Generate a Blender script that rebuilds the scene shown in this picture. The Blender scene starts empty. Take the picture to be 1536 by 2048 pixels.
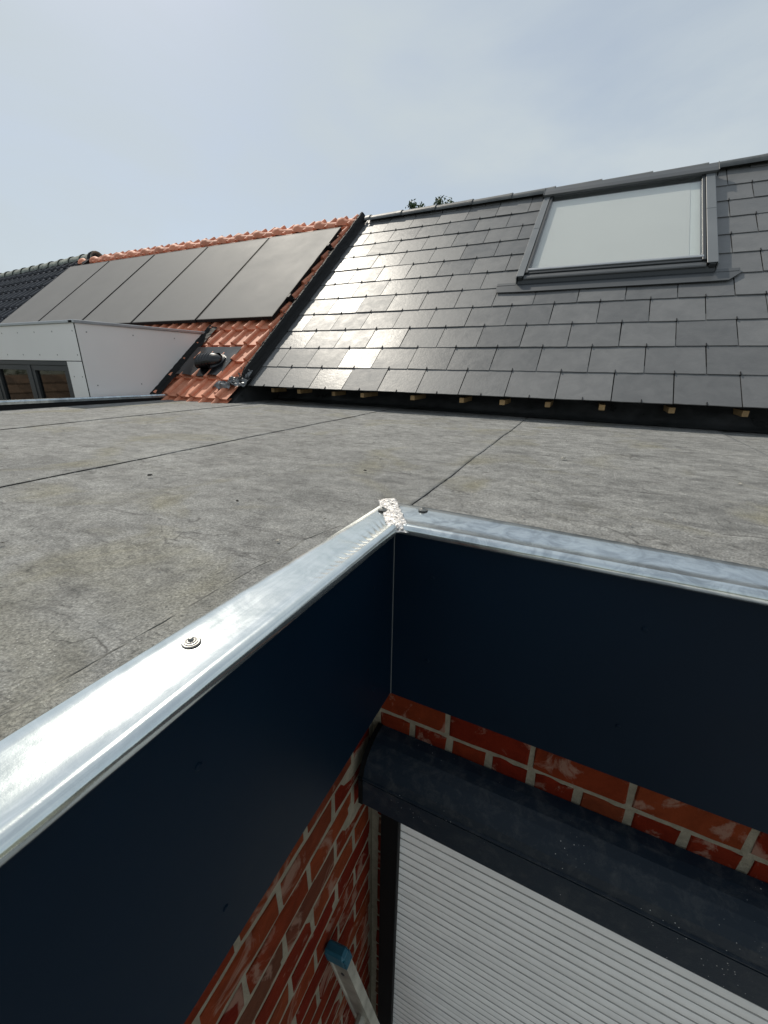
import bpy, bmesh, math, random
import numpy as np
from mathutils import Vector, Matrix, noise as mnoise

random.seed(7)
rad = math.radians
S = bpy.context.scene
COL = S.collection

# ------------------------------------------------------------------ camera
# world: x along the slate eaves (right), y away from the camera, z up; z = 0 is the top of the zinc coping
CAM_H = 0.323
YAW, PITCH, ROLL = rad(-25.5233), rad(19.7801), rad(-0.8434)
fw = Vector((math.sin(YAW) * math.cos(PITCH), math.cos(YAW) * math.cos(PITCH), -math.sin(PITCH)))
r0 = Vector((math.cos(YAW), -math.sin(YAW), 0))
d0 = fw.cross(r0)
rt = math.cos(ROLL) * r0 + math.sin(ROLL) * d0
dn = -math.sin(ROLL) * r0 + math.cos(ROLL) * d0
cam = bpy.data.cameras.new('camera')
cam.sensor_fit = 'VERTICAL'
cam.sensor_height = 36.0
cam.lens = 813.35 / 2048 * 36.0
cam.clip_start = 0.01
cam.clip_end = 2000
camo = bpy.data.objects.new('camera', cam)
COL.objects.link(camo)
up = -dn
camo.matrix_world = Matrix(((rt.x, up.x, -fw.x, 0), (rt.y, up.y, -fw.y, 0), (rt.z, up.z, -fw.z, CAM_H), (0, 0, 0, 1)))
S.camera = camo

# ------------------------------------------------------------------ sky and sun
SUN_AZ, SUN_EL = rad(-56), rad(51)          # azimuth from +y, negative = towards -x
W = bpy.data.worlds.new('World')
S.world = W
W.use_nodes = True
wn = W.node_tree
wn.nodes.clear()


def wnode(t, **k):
    n = wn.nodes.new(t)
    for a, b in k.items():
        setattr(n, a, b)
    return n


sky = wnode('ShaderNodeTexSky', sky_type='NISHITA', sun_disc=False)
sky.sun_elevation = SUN_EL
sky.sun_rotation = SUN_AZ
sky.altitude = 50
sky.air_density = 1.0
sky.dust_density = 1.3
sky.ozone_density = 1.2
tc = wnode('ShaderNodeTexCoord')
mp = wnode('ShaderNodeMapping')
mp.inputs['Scale'].default_value = (1.0, 1.0, 2.6)
mp.inputs['Rotation'].default_value = (0.15, 0.25, 0.5)
cl = wnode('ShaderNodeTexNoise')
cl.inputs['Scale'].default_value = 1.7
cl.inputs['Detail'].default_value = 7
cl.inputs['Roughness'].default_value = 0.52
cl.inputs['Distortion'].default_value = 0.35
cr = wnode('ShaderNodeValToRGB')
cr.color_ramp.elements[0].position = 0.36
cr.color_ramp.elements[0].color = (0.52, 0.52, 0.52, 1)
cr.color_ramp.elements[1].position = 0.64
cr.color_ramp.elements[1].color = (0.97, 0.97, 0.97, 1)
mx = wnode('ShaderNodeMixRGB')
mx.inputs['Color2'].default_value = (5.35, 5.98, 6.35, 1)      # thin high cloud veil
bg = wnode('ShaderNodeBackground')
bg.inputs['Strength'].default_value = 0.1
wo = wnode('ShaderNodeOutputWorld')
L = wn.links.new
L(tc.outputs['Generated'], mp.inputs['Vector'])
L(mp.outputs['Vector'], cl.inputs['Vector'])
L(cl.outputs['Fac'], cr.inputs['Fac'])
L(cr.outputs['Color'], mx.inputs['Fac'])
L(sky.outputs['Color'], mx.inputs['Color1'])
L(mx.outputs['Color'], bg.inputs['Color'])
L(bg.outputs['Background'], wo.inputs['Surface'])

sun = bpy.data.lights.new('sun', 'SUN')
sun.energy = 3.0
sun.angle = rad(0.9)
sun.color = (1.0, 0.93, 0.81)
suno = bpy.data.objects.new('sun', sun)
COL.objects.link(suno)
sdir = Vector((math.sin(SUN_AZ) * math.cos(SUN_EL), math.cos(SUN_AZ) * math.cos(SUN_EL), math.sin(SUN_EL)))
suno.rotation_euler = sdir.to_track_quat('Z', 'Y').to_euler()
suno.location = (-6, 5, 9)

S.view_settings.view_transform = 'Standard'
S.view_settings.look = 'None'
S.view_settings.gamma = 1
S.view_settings.exposure = 0.10
S.view_settings.use_curve_mapping = False
S.cycles.max_bounces = 8
S.cycles.transparent_max_bounces = 12
S.cycles.use_denoising = True


# ------------------------------------------------------------------ helpers
def obj(name, verts, faces, mat, parent=None, smooth=False, loc=None, rot=None, me=None):
    if me is None:
        me = bpy.data.meshes.new(name)
        me.from_pydata([tuple(v) for v in verts], [], [tuple(f) for f in faces])
        me.update()
        if smooth:
            me.polygons.foreach_set('use_smooth', [True] * len(me.polygons))
        me.materials.append(mat)
    o = bpy.data.objects.new(name, me)
    COL.objects.link(o)
    if loc is not None:
        o.location = loc
    if rot is not None:
        o.rotation_euler = rot
    if parent is not None:
        o.parent = parent
        if parent.type == 'EMPTY':
            o.matrix_parent_inverse = Matrix.Translation(-Vector(parent.location))
    return o


def thing(name, label, cat, loc, group=None):
    o = bpy.data.objects.new(name, None)
    COL.objects.link(o)
    o.location = loc
    o.empty_display_size = 0.2
    return tag(o, label, cat, group)


def tag(o, label, cat, group=None):
    o['label'] = label
    o['category'] = cat
    if group:
        o['group'] = group
    return o


class MB:
    """collects verts and faces"""
    def __init__(self):
        self.v, self.f = [], []

    def add(self, vs, fs):
        b = len(self.v)
        self.v += [tuple(x) for x in vs]
        self.f += [tuple(i + b for i in q) for q in fs]
        return self

    def box(self, a, b, T=None):
        x0, y0, z0 = a
        x1, y1, z1 = b
        vs = [(x0, y0, z0), (x1, y0, z0), (x1, y1, z0), (x0, y1, z0), (x0, y0, z1), (x1, y0, z1), (x1, y1, z1), (x0, y1, z1)]
        if T:
            vs = [T(*p) for p in vs]
        return self.add(vs, [(3, 2, 1, 0), (4, 5, 6, 7), (0, 1, 5, 4), (1, 2, 6, 5), (2, 3, 7, 6), (3, 0, 4, 7)])

    def bbox(self, a, b, bev, T=None):
        """bevelled box"""
        bm = bmesh.new()
        x0, y0, z0 = a
        x1, y1, z1 = b
        bmesh.ops.create_cube(bm, size=1)
        for v in bm.verts:
            v.co = Vector(((x0 + x1) / 2 + v.co.x * (x1 - x0), (y0 + y1) / 2 + v.co.y * (y1 - y0), (z0 + z1) / 2 + v.co.z * (z1 - z0)))
        bmesh.ops.bevel(bm, geom=bm.edges[:], offset=bev, segments=1, affect='EDGES')
        bm.verts.index_update()
        vs = [v.co[:] for v in bm.verts]
        if T:
            vs = [T(*p) for p in vs]
        self.add(vs, [[v.index for v in f.verts] for f in bm.faces])
        bm.free()
        return self

    def prism(self, prof, x0, x1, T=None, caps=True, close=True):
        """profile of (a, b) pairs swept from x0 to x1; T maps (x, a, b)"""
        T = T or (lambda x, a, b: (x, a, b))
        k = len(prof)
        vs = [T(x0, *p) for p in prof] + [T(x1, *p) for p in prof]
        fs = [(i, (i + 1) % k, (i + 1) % k + k, i + k) for i in range(k if close else k - 1)]
        if caps and close:
            fs += [tuple(reversed(range(k))), tuple(range(k, 2 * k))]
        return self.add(vs, fs)

    def lathe(self, prof, c, n=20, axis=None):
        """profile (r, z) around an axis frame (ex, ey, ez) at c"""
        ex, ey, ez = axis or (Vector((1, 0, 0)), Vector((0, 1, 0)), Vector((0, 0, 1)))
        c = Vector(c)
        vs, fs = [], []
        for r, z in prof:
            for i in range(n):
                a = 2 * math.pi * i / n
                vs.append(c + ex * (r * math.cos(a)) + ey * (r * math.sin(a)) + ez * z)
        for j in range(len(prof) - 1):
            for i in range(n):
                fs.append((j * n + i, j * n + (i + 1) % n, (j + 1) * n + (i + 1) % n, (j + 1) * n + i))
        return self.add(vs, fs)

    def tube(self, pts, rads, n=6):
        vs, fs = [], []
        for i, p in enumerate(pts):
            p = Vector(p)
            t = (Vector(pts[min(i + 1, len(pts) - 1)]) - Vector(pts[max(i - 1, 0)])).normalized()
            a = t.orthogonal().normalized()
            b = t.cross(a)
            for k in range(n):
                an = 2 * math.pi * k / n
                vs.append(p + (a * math.cos(an) + b * math.sin(an)) * rads[i])
        for j in range(len(pts) - 1):
            for i in range(n):
                fs.append((j * n + i, j * n + (i + 1) % n, (j + 1) * n + (i + 1) % n, (j + 1) * n + i))
        return self.add(vs, fs)

    def grid(self, nu, nv, fn):
        """fn(u, v) with u, v in 0..1"""
        vs = [fn(i / nu, j / nv) for j in range(nv + 1) for i in range(nu + 1)]
        fs = [(j * (nu + 1) + i, j * (nu + 1) + i + 1, (j + 1) * (nu + 1) + i + 1, (j + 1) * (nu + 1) + i) for j in range(nv) for i in range(nu)]
        return self.add(vs, fs)

    def build(self, name, mat, parent=None, smooth=False, **k):
        return obj(name, self.v, self.f, mat, parent, smooth, **k)


def nz(x, y, z=0.0, s=1.0):
    return mnoise.noise(Vector((x * s, y * s, z * s)))


# ------------------------------------------------------------------ materials
class NT:
    def __init__(self, name):
        self.m = bpy.data.materials.new(name)
        self.m.use_nodes = True
        self.t = self.m.node_tree
        self.b = self.t.nodes['Principled BSDF']
        self.out = self.t.nodes['Material Output']
        self.tc = self.n('ShaderNodeTexCoord')
        self.oi = self.n('ShaderNodeObjectInfo')

    def n(self, t, **k):
        x = self.t.nodes.new(t)
        for a, b in k.items():
            setattr(x, a, b)
        return x

    def l(self, a, b):
        self.t.links.new(a, b)

    def coord(self, scale=(1, 1, 1), rot=(0, 0, 0), kind='Object', rand=False):
        m = self.n('ShaderNodeMapping')
        m.inputs['Scale'].default_value = scale
        m.inputs['Rotation'].default_value = rot
        self.l(self.tc.outputs[kind], m.inputs['Vector'])
        if rand:        # shift the pattern from one object to the next
            v = self.n('ShaderNodeVectorMath', operation='SCALE')
            c = self.n('ShaderNodeCombineXYZ')
            for i, f in enumerate((17.0, 31.0, 11.0)):
                q = self.n('ShaderNodeMath', operation='MULTIPLY')
                q.inputs[1].default_value = f
                self.l(self.oi.outputs['Random'], q.inputs[0])
                self.l(q.outputs[0], c.inputs[i])
            self.l(c.outputs[0], m.inputs['Location'])
        return m.outputs['Vector']

    def noise(self, vec, scale, detail=4, rough=0.55, dist=0.0):
        x = self.n('ShaderNodeTexNoise')
        x.inputs['Scale'].default_value = scale
        x.inputs['Detail'].default_value = detail
        x.inputs['Roughness'].default_value = rough
        x.inputs['Distortion'].default_value = dist
        if vec is not None:
            self.l(vec, x.inputs['Vector'])
        return x.outputs['Fac']

    def voro(self, vec, scale, out='Distance', feature='F1'):
        x = self.n('ShaderNodeTexVoronoi', feature=feature)
        x.inputs['Scale'].default_value = scale
        self.l(vec, x.inputs['Vector'])
        return x.outputs[out]

    def ramp(self, fac, stops):
        r = self.n('ShaderNodeValToRGB')
        e = r.color_ramp.elements
        while len(e) < len(stops):
            e.new(0.5)
        for k, (p, c) in zip(e, stops):
            k.position = p
            k.color = (c, c, c, 1) if isinstance(c, (int, float)) else (*c, 1)
        self.l(fac, r.inputs['Fac'])
        return r.outputs['Color']

    def mix(self, fac, a, b, mode='MIX'):
        m = self.n('ShaderNodeMixRGB', blend_type=mode)
        for s, v in (('Fac', fac), ('Color1', a), ('Color2', b)):
            if isinstance(v, (int, float)):
                m.inputs[s].default_value = v if s == 'Fac' else (v, v, v, 1)
            elif isinstance(v, tuple):
                m.inputs[s].default_value = (*v, 1)
            else:
                self.l(v, m.inputs[s])
        return m.outputs['Color']

    def math(self, op, a, b=0.0):
        m = self.n('ShaderNodeMath', operation=op)
        for i, v in enumerate((a, b)):
            if isinstance(v, (int, float)):
                m.inputs[i].default_value = v
            else:
                self.l(v, m.inputs[i])
        return m.outputs[0]

    def bump(self, h, strength=0.3, dist=0.01, prev=None):
        b = self.n('ShaderNodeBump')
        b.inputs['Strength'].default_value = strength
        b.inputs['Distance'].default_value = dist
        self.l(h, b.inputs['Height'])
        if prev is not None:
            self.l(prev, b.inputs['Normal'])
        return b.outputs['Normal']

    def done(self, base=None, rough=None, metal=None, normal=None, spec=None):
        for s, v in (('Base Color', base), ('Roughness', rough), ('Metallic', metal), ('Normal', normal), ('Specular IOR Level', spec)):
            if v is None:
                continue
            if isinstance(v, (int, float)):
                self.b.inputs[s].default_value = v
            elif isinstance(v, tuple):
                self.b.inputs[s].default_value = (*v, 1)
            else:
                self.l(v, self.b.inputs[s])
        return self.m


def simple(name, col, rough, metal=0.0, var=0.25, scale=6, bump=0.1, bscale=120, spec=None, rand=0.0):
    t = NT(name)
    c = t.coord(rand=True)
    f = t.noise(c, scale, 5)
    dark = tuple(x * (1 - var) for x in col)
    lite = tuple(min(1, x * (1 + var)) for x in col)
    b = t.ramp(f, [(0.3, dark), (0.7, lite)])
    if rand:
        k = t.math('ADD', t.math('MULTIPLY', t.oi.outputs['Random'], 2 * rand), 1 - rand)
        b = t.mix(1.0, b, k, 'MULTIPLY')
    nb = t.noise(c, bscale, 3)
    r = t.ramp(f, [(0.2, max(0, rough - 0.08)), (0.8, min(1, rough + 0.08))])
    return t.done(b, r, metal, t.bump(nb, bump, 0.003), spec)


def mat_deck():
    t = NT('bitumen_membrane')
    c = t.coord()
    cs = t.coord((1.0, 1.9, 1), (0, 0, 0.35))
    big = t.noise(c, 1.6, 5, 0.6, 0.4)
    mid = t.noise(cs, 7, 7, 0.68, 0.6)
    fine = t.noise(c, 240, 3, 0.7)
    base = t.ramp(big, [(0.25, (0.165, 0.165, 0.158)), (0.5, (0.222, 0.221, 0.211)), (0.75, (0.28, 0.279, 0.265))])
    base = t.mix(0.75, base, t.ramp(mid, [(0.30, 0.45), (0.5, 1.0), (0.70, 1.40)]), 'MULTIPLY')
    # light worn streaks left by the roll and by foot traffic
    cw = t.coord((1.6, 4.2, 1), (0, 0, -0.12))
    wear = t.ramp(t.noise(cw, 3.0, 6, 0.7, 0.3), [(0.50, 0.0), (0.75, 0.60)])
    base = t.mix(wear, base, (0.33, 0.325, 0.305))
    # yellowish moss-like stains
    st = t.ramp(t.noise(c, 2.6, 4, 0.55, 0.8), [(0.54, 0.0), (0.70, 0.65)])
    base = t.mix(st, base, (0.205, 0.190, 0.125))
    # dark scuffs
    cd = t.coord((1.0, 4.5, 1), (0, 0, -0.5))
    sc = t.ramp(t.noise(cd, 5.5, 7, 0.72, 1.2), [(0.57, 0.0), (0.66, 0.70)])
    base = t.mix(sc, base, (0.075, 0.072, 0.070))
    # thin wandering scuff lines
    cn = t.noise(t.coord((1.0, 1.5, 1), (0, 0, 0.6)), 3.2, 3, 0.5, 0.6)
    ln = t.ramp(t.math('ABSOLUTE', t.math('SUBTRACT', cn, 0.5)), [(0.0, 0.75), (0.006, 0.0)])
    ln = t.math('MULTIPLY', ln, t.ramp(t.noise(c, 6, 3, 0.6), [(0.50, 0.0), (0.58, 1.0)]))
    base = t.mix(ln, base, (0.06, 0.058, 0.055))
    # mineral granules
    base = t.mix(0.9, base, t.ramp(fine, [(0.30, 0.45), (0.52, 1.0), (0.74, 1.7)]), 'MULTIPLY')
    blot = t.noise(c, 28, 5, 0.7, 0.5)
    base = t.mix(0.7, base, t.ramp(blot, [(0.33, 0.62), (0.5, 1.0), (0.68, 1.30)]), 'MULTIPLY')
    # hair-thin pale drag marks from the rolls
    dr = t.ramp(t.noise(t.coord((34, 0.9, 1), (0, 0, 0.05)), 4, 3, 0.6, 0.15), [(0.64, 0.0), (0.69, 0.35)])
    dr = t.math('MULTIPLY', dr, t.ramp(t.noise(c, 1.9, 2), [(0.50, 0.0), (0.60, 1.0)]))
    base = t.mix(dr, base, (0.40, 0.39, 0.37))
    v = t.voro(c, 150)
    spk = t.math('MULTIPLY', t.ramp(v, [(0.10, 1.0), (0.16, 0.0)]), t.ramp(t.noise(c, 9, 3), [(0.50, 0.0), (0.60, 1.0)]))
    base = t.mix(spk, base, (0.50, 0.49, 0.46))
    n1 = t.bump(fine, 0.6, 0.003)
    n2 = t.bump(t.noise(c, 55, 6, 0.7), 0.8, 0.008, n1)
    n3 = t.bump(mid, 0.4, 0.015, n2)
    return t.done(base, t.ramp(mid, [(0.3, 0.72), (0.7, 0.9)]), 0, n3, 0.35)


def mat_zinc(name, streak):
    t = NT(name)
    c = t.coord()
    cs = t.coord((30, 1.5, 8) if streak == 'y' else (1.5, 30, 8))
    s = t.noise(cs, 4, 5, 0.6)
    flower = t.noise(c, 16 if streak == 'y' else 11, 6, 0.62, 2.2)
    spang = t.noise(c, 420, 2, 0.6)
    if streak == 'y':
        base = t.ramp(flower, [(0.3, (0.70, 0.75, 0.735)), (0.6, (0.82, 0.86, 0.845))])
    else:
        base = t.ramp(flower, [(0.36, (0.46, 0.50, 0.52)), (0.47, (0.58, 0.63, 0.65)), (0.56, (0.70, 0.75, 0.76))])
    base = t.mix(0.35, base, t.ramp(s, [(0.3, 0.78), (0.7, 1.12)]), 'MULTIPLY')
    # fine scratches
    sc = t.ramp(t.noise(t.coord((9, 260, 9), (0, 0, 0.9)), 3, 2, 0.6), [(0.66, 0.0), (0.70, 0.35)])
    base = t.mix(sc, base, (0.86, 0.88, 0.88))
    rough = t.ramp(t.mix(0.5, s, flower), [(0.3, 0.13), (0.7, 0.20)] if streak == 'y' else [(0.3, 0.17), (0.7, 0.26)])
    n1 = t.bump(spang, 0.07, 0.0008)
    n2 = t.bump(t.noise(c, 18, 3, 0.5), 0.10, 0.004, n1)
    return t.done(base, rough, 0.92, n2)


def mat_slate():
    t = NT('slate')
    c = t.coord(rand=True)
    f = t.noise(c, 9, 6, 0.62, 0.6)
    g = t.noise(c, 90, 4, 0.6)
    rnd = t.oi.outputs['Random']
    base = t.ramp(f, [(0.25, (0.125, 0.126, 0.127)), (0.75, (0.172, 0.172, 0.172))])
    base = t.mix(1.0, base, t.math('ADD', t.math('MULTIPLY', rnd, 0.26), 0.87), 'MULTIPLY')
    # lime scuffs
    sc = t.ramp(t.noise(t.coord((3, 9, 3), (0, 0, 0.7), rand=True), 6, 6, 0.72, 1.0), [(0.66, 0.0), (0.76, 0.42)])
    base = t.mix(sc, base, (0.22, 0.215, 0.20))
    rr = t.math('ADD', t.ramp(f, [(0.3, 0.40), (0.7, 0.49)]), t.math('MULTIPLY', t.math('SUBTRACT', rnd, 0.5), 0.16))
    n1 = t.bump(g, 0.14, 0.0012)
    n2 = t.bump(t.noise(c, 26, 6, 0.70), 0.36, 0.004, n1)
    return t.done(base, rr, 0, n2, 0.33)


def mat_brick():
    t = NT('old_brick')
    c = t.coord(rand=True)
    rnd = t.oi.outputs['Random']
    f = t.noise(c, 16, 6, 0.65, 0.5)
    hue = t.ramp(rnd, [(0.0, (0.115, 0.010, 0.004)), (0.4, (0.140, 0.017, 0.006)), (0.75, (0.170, 0.036, 0.012)), (0.92, (0.115, 0.026, 0.013)), (1.0, (0.09, 0.042, 0.024))])
    base = t.mix(0.8, hue, t.ramp(f, [(0.25, 0.55), (0.6, 1.05), (0.8, 1.25)]), 'MULTIPLY')
    # old mortar and limewash smeared over the face
    sm = t.ramp(t.noise(c, 11, 6, 0.62, 0.7), [(0.55, 0.0), (0.62, 0.75)])
    base = t.mix(sm, base, (0.25, 0.15, 0.11))
    n1 = t.bump(t.noise(c, 70, 5, 0.7), 0.5, 0.004)
    n2 = t.bump(sm, 0.4, 0.002, n1)
    return t.done(base, 0.9, 0, n2, 0.06)


def mat_mortar():
    t = NT('mortar')
    c = t.coord()
    f = t.noise(c, 30, 6, 0.7)
    base = t.ramp(f, [(0.25, (0.17, 0.148, 0.105)), (0.7, (0.30, 0.268, 0.20))])
    return t.done(base, 0.95, 0, t.bump(t.noise(c, 140, 5, 0.7), 0.7, 0.005), 0.2)


def mat_navy(name, col, rough, dust=0.0, spec=0.4):
    t = NT(name)
    c = t.coord()
    f = t.noise(c, 2.2, 4)
    base = t.ramp(f, [(0.3, tuple(x * 0.85 for x in col)), (0.7, tuple(x * 1.15 for x in col))])
    rr = t.ramp(f, [(0.3, rough - 0.05), (0.7, rough + 0.05)])
    nm = t.bump(t.noise(c, 380, 2), 0.06, 0.0006)
    if dust:
        d = t.math('MULTIPLY', t.ramp(t.noise(c, 26, 9, 0.78, 0.4), [(0.48, 0.0), (0.72, 1.0)]), dust)
        base = t.mix(d, base, (0.16, 0.155, 0.14))
        v = t.voro(c, 95)
        spk = t.math('MULTIPLY', t.ramp(v, [(0.06, 1.0), (0.11, 0.0)]), t.ramp(t.noise(c, 8, 3), [(0.55, 0.0), (0.62, 1.0)]))
        base = t.mix(spk, base, (0.5, 0.5, 0.48))
        rr = t.mix(d, rr, 0.9)
        nm = t.bump(t.noise(c, 120, 6, 0.75), 0.25, 0.002, nm)
    return t.done(base, rr, 0, nm, spec)


def mat_red_tile():
    t = NT('red_clay_tile')
    c = t.coord(rand=True)
    rnd = t.oi.outputs['Random']
    f = t.noise(c, 14, 6, 0.6)
    base = t.ramp(f, [(0.25, (0.56, 0.19, 0.10)), (0.7, (0.74, 0.31, 0.185))])
    base = t.mix(1.0, base, t.math('ADD', t.math('MULTIPLY', rnd, 0.45), 0.74), 'MULTIPLY')
    sp = t.ramp(t.noise(c, 60, 4, 0.7), [(0.64, 0.0), (0.72, 0.5)])
    base = t.mix(sp, base, (0.10, 0.07, 0.05))
    return t.done(base, 0.62, 0, t.bump(t.noise(c, 90, 4), 0.2, 0.003), 0.45)


def mat_solar():
    t = NT('solar_glass')
    c = t.coord((1, 1, 1), rand=False)
    f = t.noise(t.coord((1, 1, 1), rand=True), 3, 5, 0.6)
    base = t.ramp(f, [(0.3, (0.168, 0.162, 0.156)), (0.7, (0.190, 0.184, 0.177))])
    rr = t.ramp(f, [(0.3, 0.62), (0.7, 0.68)])
    return t.done(base, rr, 0, t.bump(t.noise(c, 260, 3, 0.6), 0.10, 0.001), 0.30)


def mat_glass(name, tint, refl_rough=0.04):
    """thin pane: clear straight-through glass with a Fresnel reflection"""
    t = NT(name)
    tr = t.n('ShaderNodeBsdfTransparent')
    tr.inputs['Color'].default_value = (*tint, 1)
    gl = t.n('ShaderNodeBsdfGlossy')
    gl.inputs['Roughness'].default_value = refl_rough
    gl.inputs['Color'].default_value = (0.95, 0.96, 0.97, 1)
    fr = t.n('ShaderNodeFresnel')
    fr.inputs['IOR'].default_value = 1.55
    ge = t.n('ShaderNodeNewGeometry')
    f = t.math('MULTIPLY', t.math('MULTIPLY', fr.outputs[0], 1.4), t.math('SUBTRACT', 1.0, ge.outputs['Backfacing']))
    ms = t.n('ShaderNodeMixShader')
    t.l(f, ms.inputs[0])
    t.l(tr.outputs[0], ms.inputs[1])
    t.l(gl.outputs[0], ms.inputs[2])
    t.l(ms.outputs[0], t.out.inputs['Surface'])
    return t.m


def mat_foil():
    t = NT('crinkled_lead_foil')
    c = t.coord()
    f = t.noise(c, 110, 5, 0.7)
    base = t.ramp(f, [(0.36, (0.16, 0.145, 0.135)), (0.45, (0.56, 0.54, 0.52)), (0.65, (0.84, 0.82, 0.80))])  # crease shading put into the colour to deepen the crinkles
    return t.done(base, 0.45, 0.6, t.bump(t.noise(c, 160, 4, 0.7, 0.6), 0.8, 0.003))


M_DECK = mat_deck()
M_ZINC_Y = mat_zinc('zinc_bright', 'y')
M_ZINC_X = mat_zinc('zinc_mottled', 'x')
M_SLATE = mat_slate()
M_BRICK = mat_brick()
M_MORTAR = mat_mortar()
M_FASCIA = mat_navy('navy_fascia', (0.0020, 0.0092, 0.0200), 0.44, spec=0.09)
M_BOX = mat_navy('dark_blue_box', (0.007, 0.0145, 0.024), 0.40, dust=0.22, spec=0.24)
M_GUIDE = mat_navy('black_guide', (0.003, 0.0035, 0.004), 0.6, spec=0.12)
M_RED = mat_red_tile()
M_BLACKTILE = simple('black_glazed_tile', (0.018, 0.019, 0.026), 0.30, var=0.3, rand=0.3, spec=0.7)
M_SOLAR = mat_solar()
M_BLACK = simple('black_aluminium', (0.010, 0.010, 0.011), 0.6, var=0.2, spec=0.2)
M_BITU = simple('black_bitumen', (0.006, 0.006, 0.006), 0.66, var=0.4, scale=20, bump=0.6, bscale=60, spec=0.3)
M_MEMB = simple('black_membrane', (0.050, 0.052, 0.053), 0.32, var=0.4, scale=8, bump=0.5, bscale=40)
M_LEAD = simple('lead_flashing', (0.20, 0.205, 0.21), 0.45, 0.6, var=0.4, scale=18, bump=0.5, bscale=50)
M_MORTAR2 = simple('grey_mortar_crumbs', (0.20, 0.19, 0.175), 0.95, var=0.5, scale=40, bump=0.8, bscale=120)
M_ANTHR = simple('anthracite_metal', (0.145, 0.154, 0.160), 0.42, 0.0, var=0.10, scale=3, bump=0.04, spec=0.6)
M_ANTHR_M = simple('anthracite_flashing', (0.075, 0.079, 0.083), 0.45, 0.0, var=0.10, scale=3, bump=0.04, spec=0.5)
M_ANTHR_D = simple('anthracite_frame', (0.028, 0.031, 0.033), 0.42, 0.0, var=0.15, scale=3, bump=0.04)
M_RIDGE = simple('grey_ridge_cap', (0.10, 0.105, 0.105), 0.5, var=0.3, scale=10, bump=0.2, bscale=90, rand=0.15)
M_LICHEN = simple('lichen_ridge_tile', (0.23, 0.25, 0.22), 0.8, var=0.4, scale=14, bump=0.4, bscale=60, rand=0.1)
M_CLAD = simple('white_cladding', (0.82, 0.785, 0.755), 0.55, var=0.03, scale=2, bump=0.03)
M_TRIM = simple('grey_aluminium_trim', (0.42, 0.43, 0.44), 0.4, 0.6, var=0.1, bump=0.05)
M_PVC = simple('white_shutter_slat', (0.87, 0.855, 0.825), 0.5, var=0.07, scale=9, bump=0.08, bscale=200, rand=0.04)
M_SLAT_GAP = simple('slat_gap_shade_grime', (0.37, 0.36, 0.345), 0.7, var=0.25, scale=20)  # grey standing in for the shadowed, dirty gap between slats
M_LIP = simple('bitumen_lip', (0.235, 0.225, 0.20), 0.9, var=0.5, scale=30, bump=0.6, bscale=90)
M_BLIND = simple('pale_blind', (0.74, 0.73, 0.71), 0.9, var=0.03, scale=2, bump=0.05)
M_LINING = simple('white_lining', (0.82, 0.84, 0.82), 0.6, var=0.03, bump=0.02)
M_WOOD = simple('pine_batten', (0.46, 0.30, 0.14), 0.75, var=0.25, scale=25, bump=0.3, bscale=60, rand=0.25)
M_ALU = simple('worn_aluminium', (0.36, 0.345, 0.29), 0.5, 0.6, var=0.35, scale=22, bump=0.3, bscale=80)
M_TEAL = simple('teal_plastic', (0.008, 0.085, 0.125), 0.45, var=0.2, scale=30, bump=0.15)
M_STEEL = simple('steel_screw', (0.30, 0.295, 0.28), 0.36, 0.9, var=0.15, bump=0.05)
M_RUBBER = simple('rubber_washer', (0.03, 0.03, 0.03), 0.6, var=0.2, bump=0.1)
M_FOIL = mat_foil()
M_VENT = simple('black_plastic', (0.006, 0.006, 0.007), 0.24, var=0.2, bump=0.05, spec=0.6)
M_GLASSWIN = mat_glass('window_glass', (0.30, 0.33, 0.33))
M_GLASSSKY = mat_glass('skylight_glass', (0.92, 0.93, 0.92), 0.12)
M_ROOM = simple('dark_room', (0.012, 0.012, 0.012), 0.9)
M_CURTAIN = simple('grey_curtain', (0.30, 0.30, 0.28), 0.9, var=0.2)
M_RENDER = simple('grey_render', (0.42, 0.40, 0.37), 0.9, var=0.1)
M_GROUND = simple('garden_ground', (0.14, 0.145, 0.10), 0.95, var=0.4, scale=2, bump=0.6, bscale=20)
M_PAVE_BOUNCE = simple('pale_bounce_paving', (0.62, 0.605, 0.58), 0.9, var=0.2, scale=3, bump=0.4, bscale=60, rand=0.12)  # pale concrete, lightened to throw light back up
M_LEAF = simple('green_leaf', (0.045, 0.085, 0.022), 0.55, var=0.4, scale=3, bump=0.1)
M_BARK = simple('bark', (0.10, 0.075, 0.05), 0.9, var=0.4, scale=12, bump=0.6, bscale=30)
M_CHIP = simple('pale_debris', (0.36, 0.335, 0.29), 0.85, var=0.3)
M_CHIPD = simple('dark_debris', (0.05, 0.045, 0.04), 0.9, var=0.3)

# roof plane: x, distance s up the slope from the eave, offset o along the normal
PIT = rad(39)
CP, SP = math.cos(PIT), math.sin(PIT)
EY, EZ = 2.923, 0.1286


def RP(x, s, o=0.0):
    return (x, EY + s * CP - o * SP, EZ + s * SP + o * CP)


GROUND_Z = -2.95

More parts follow.
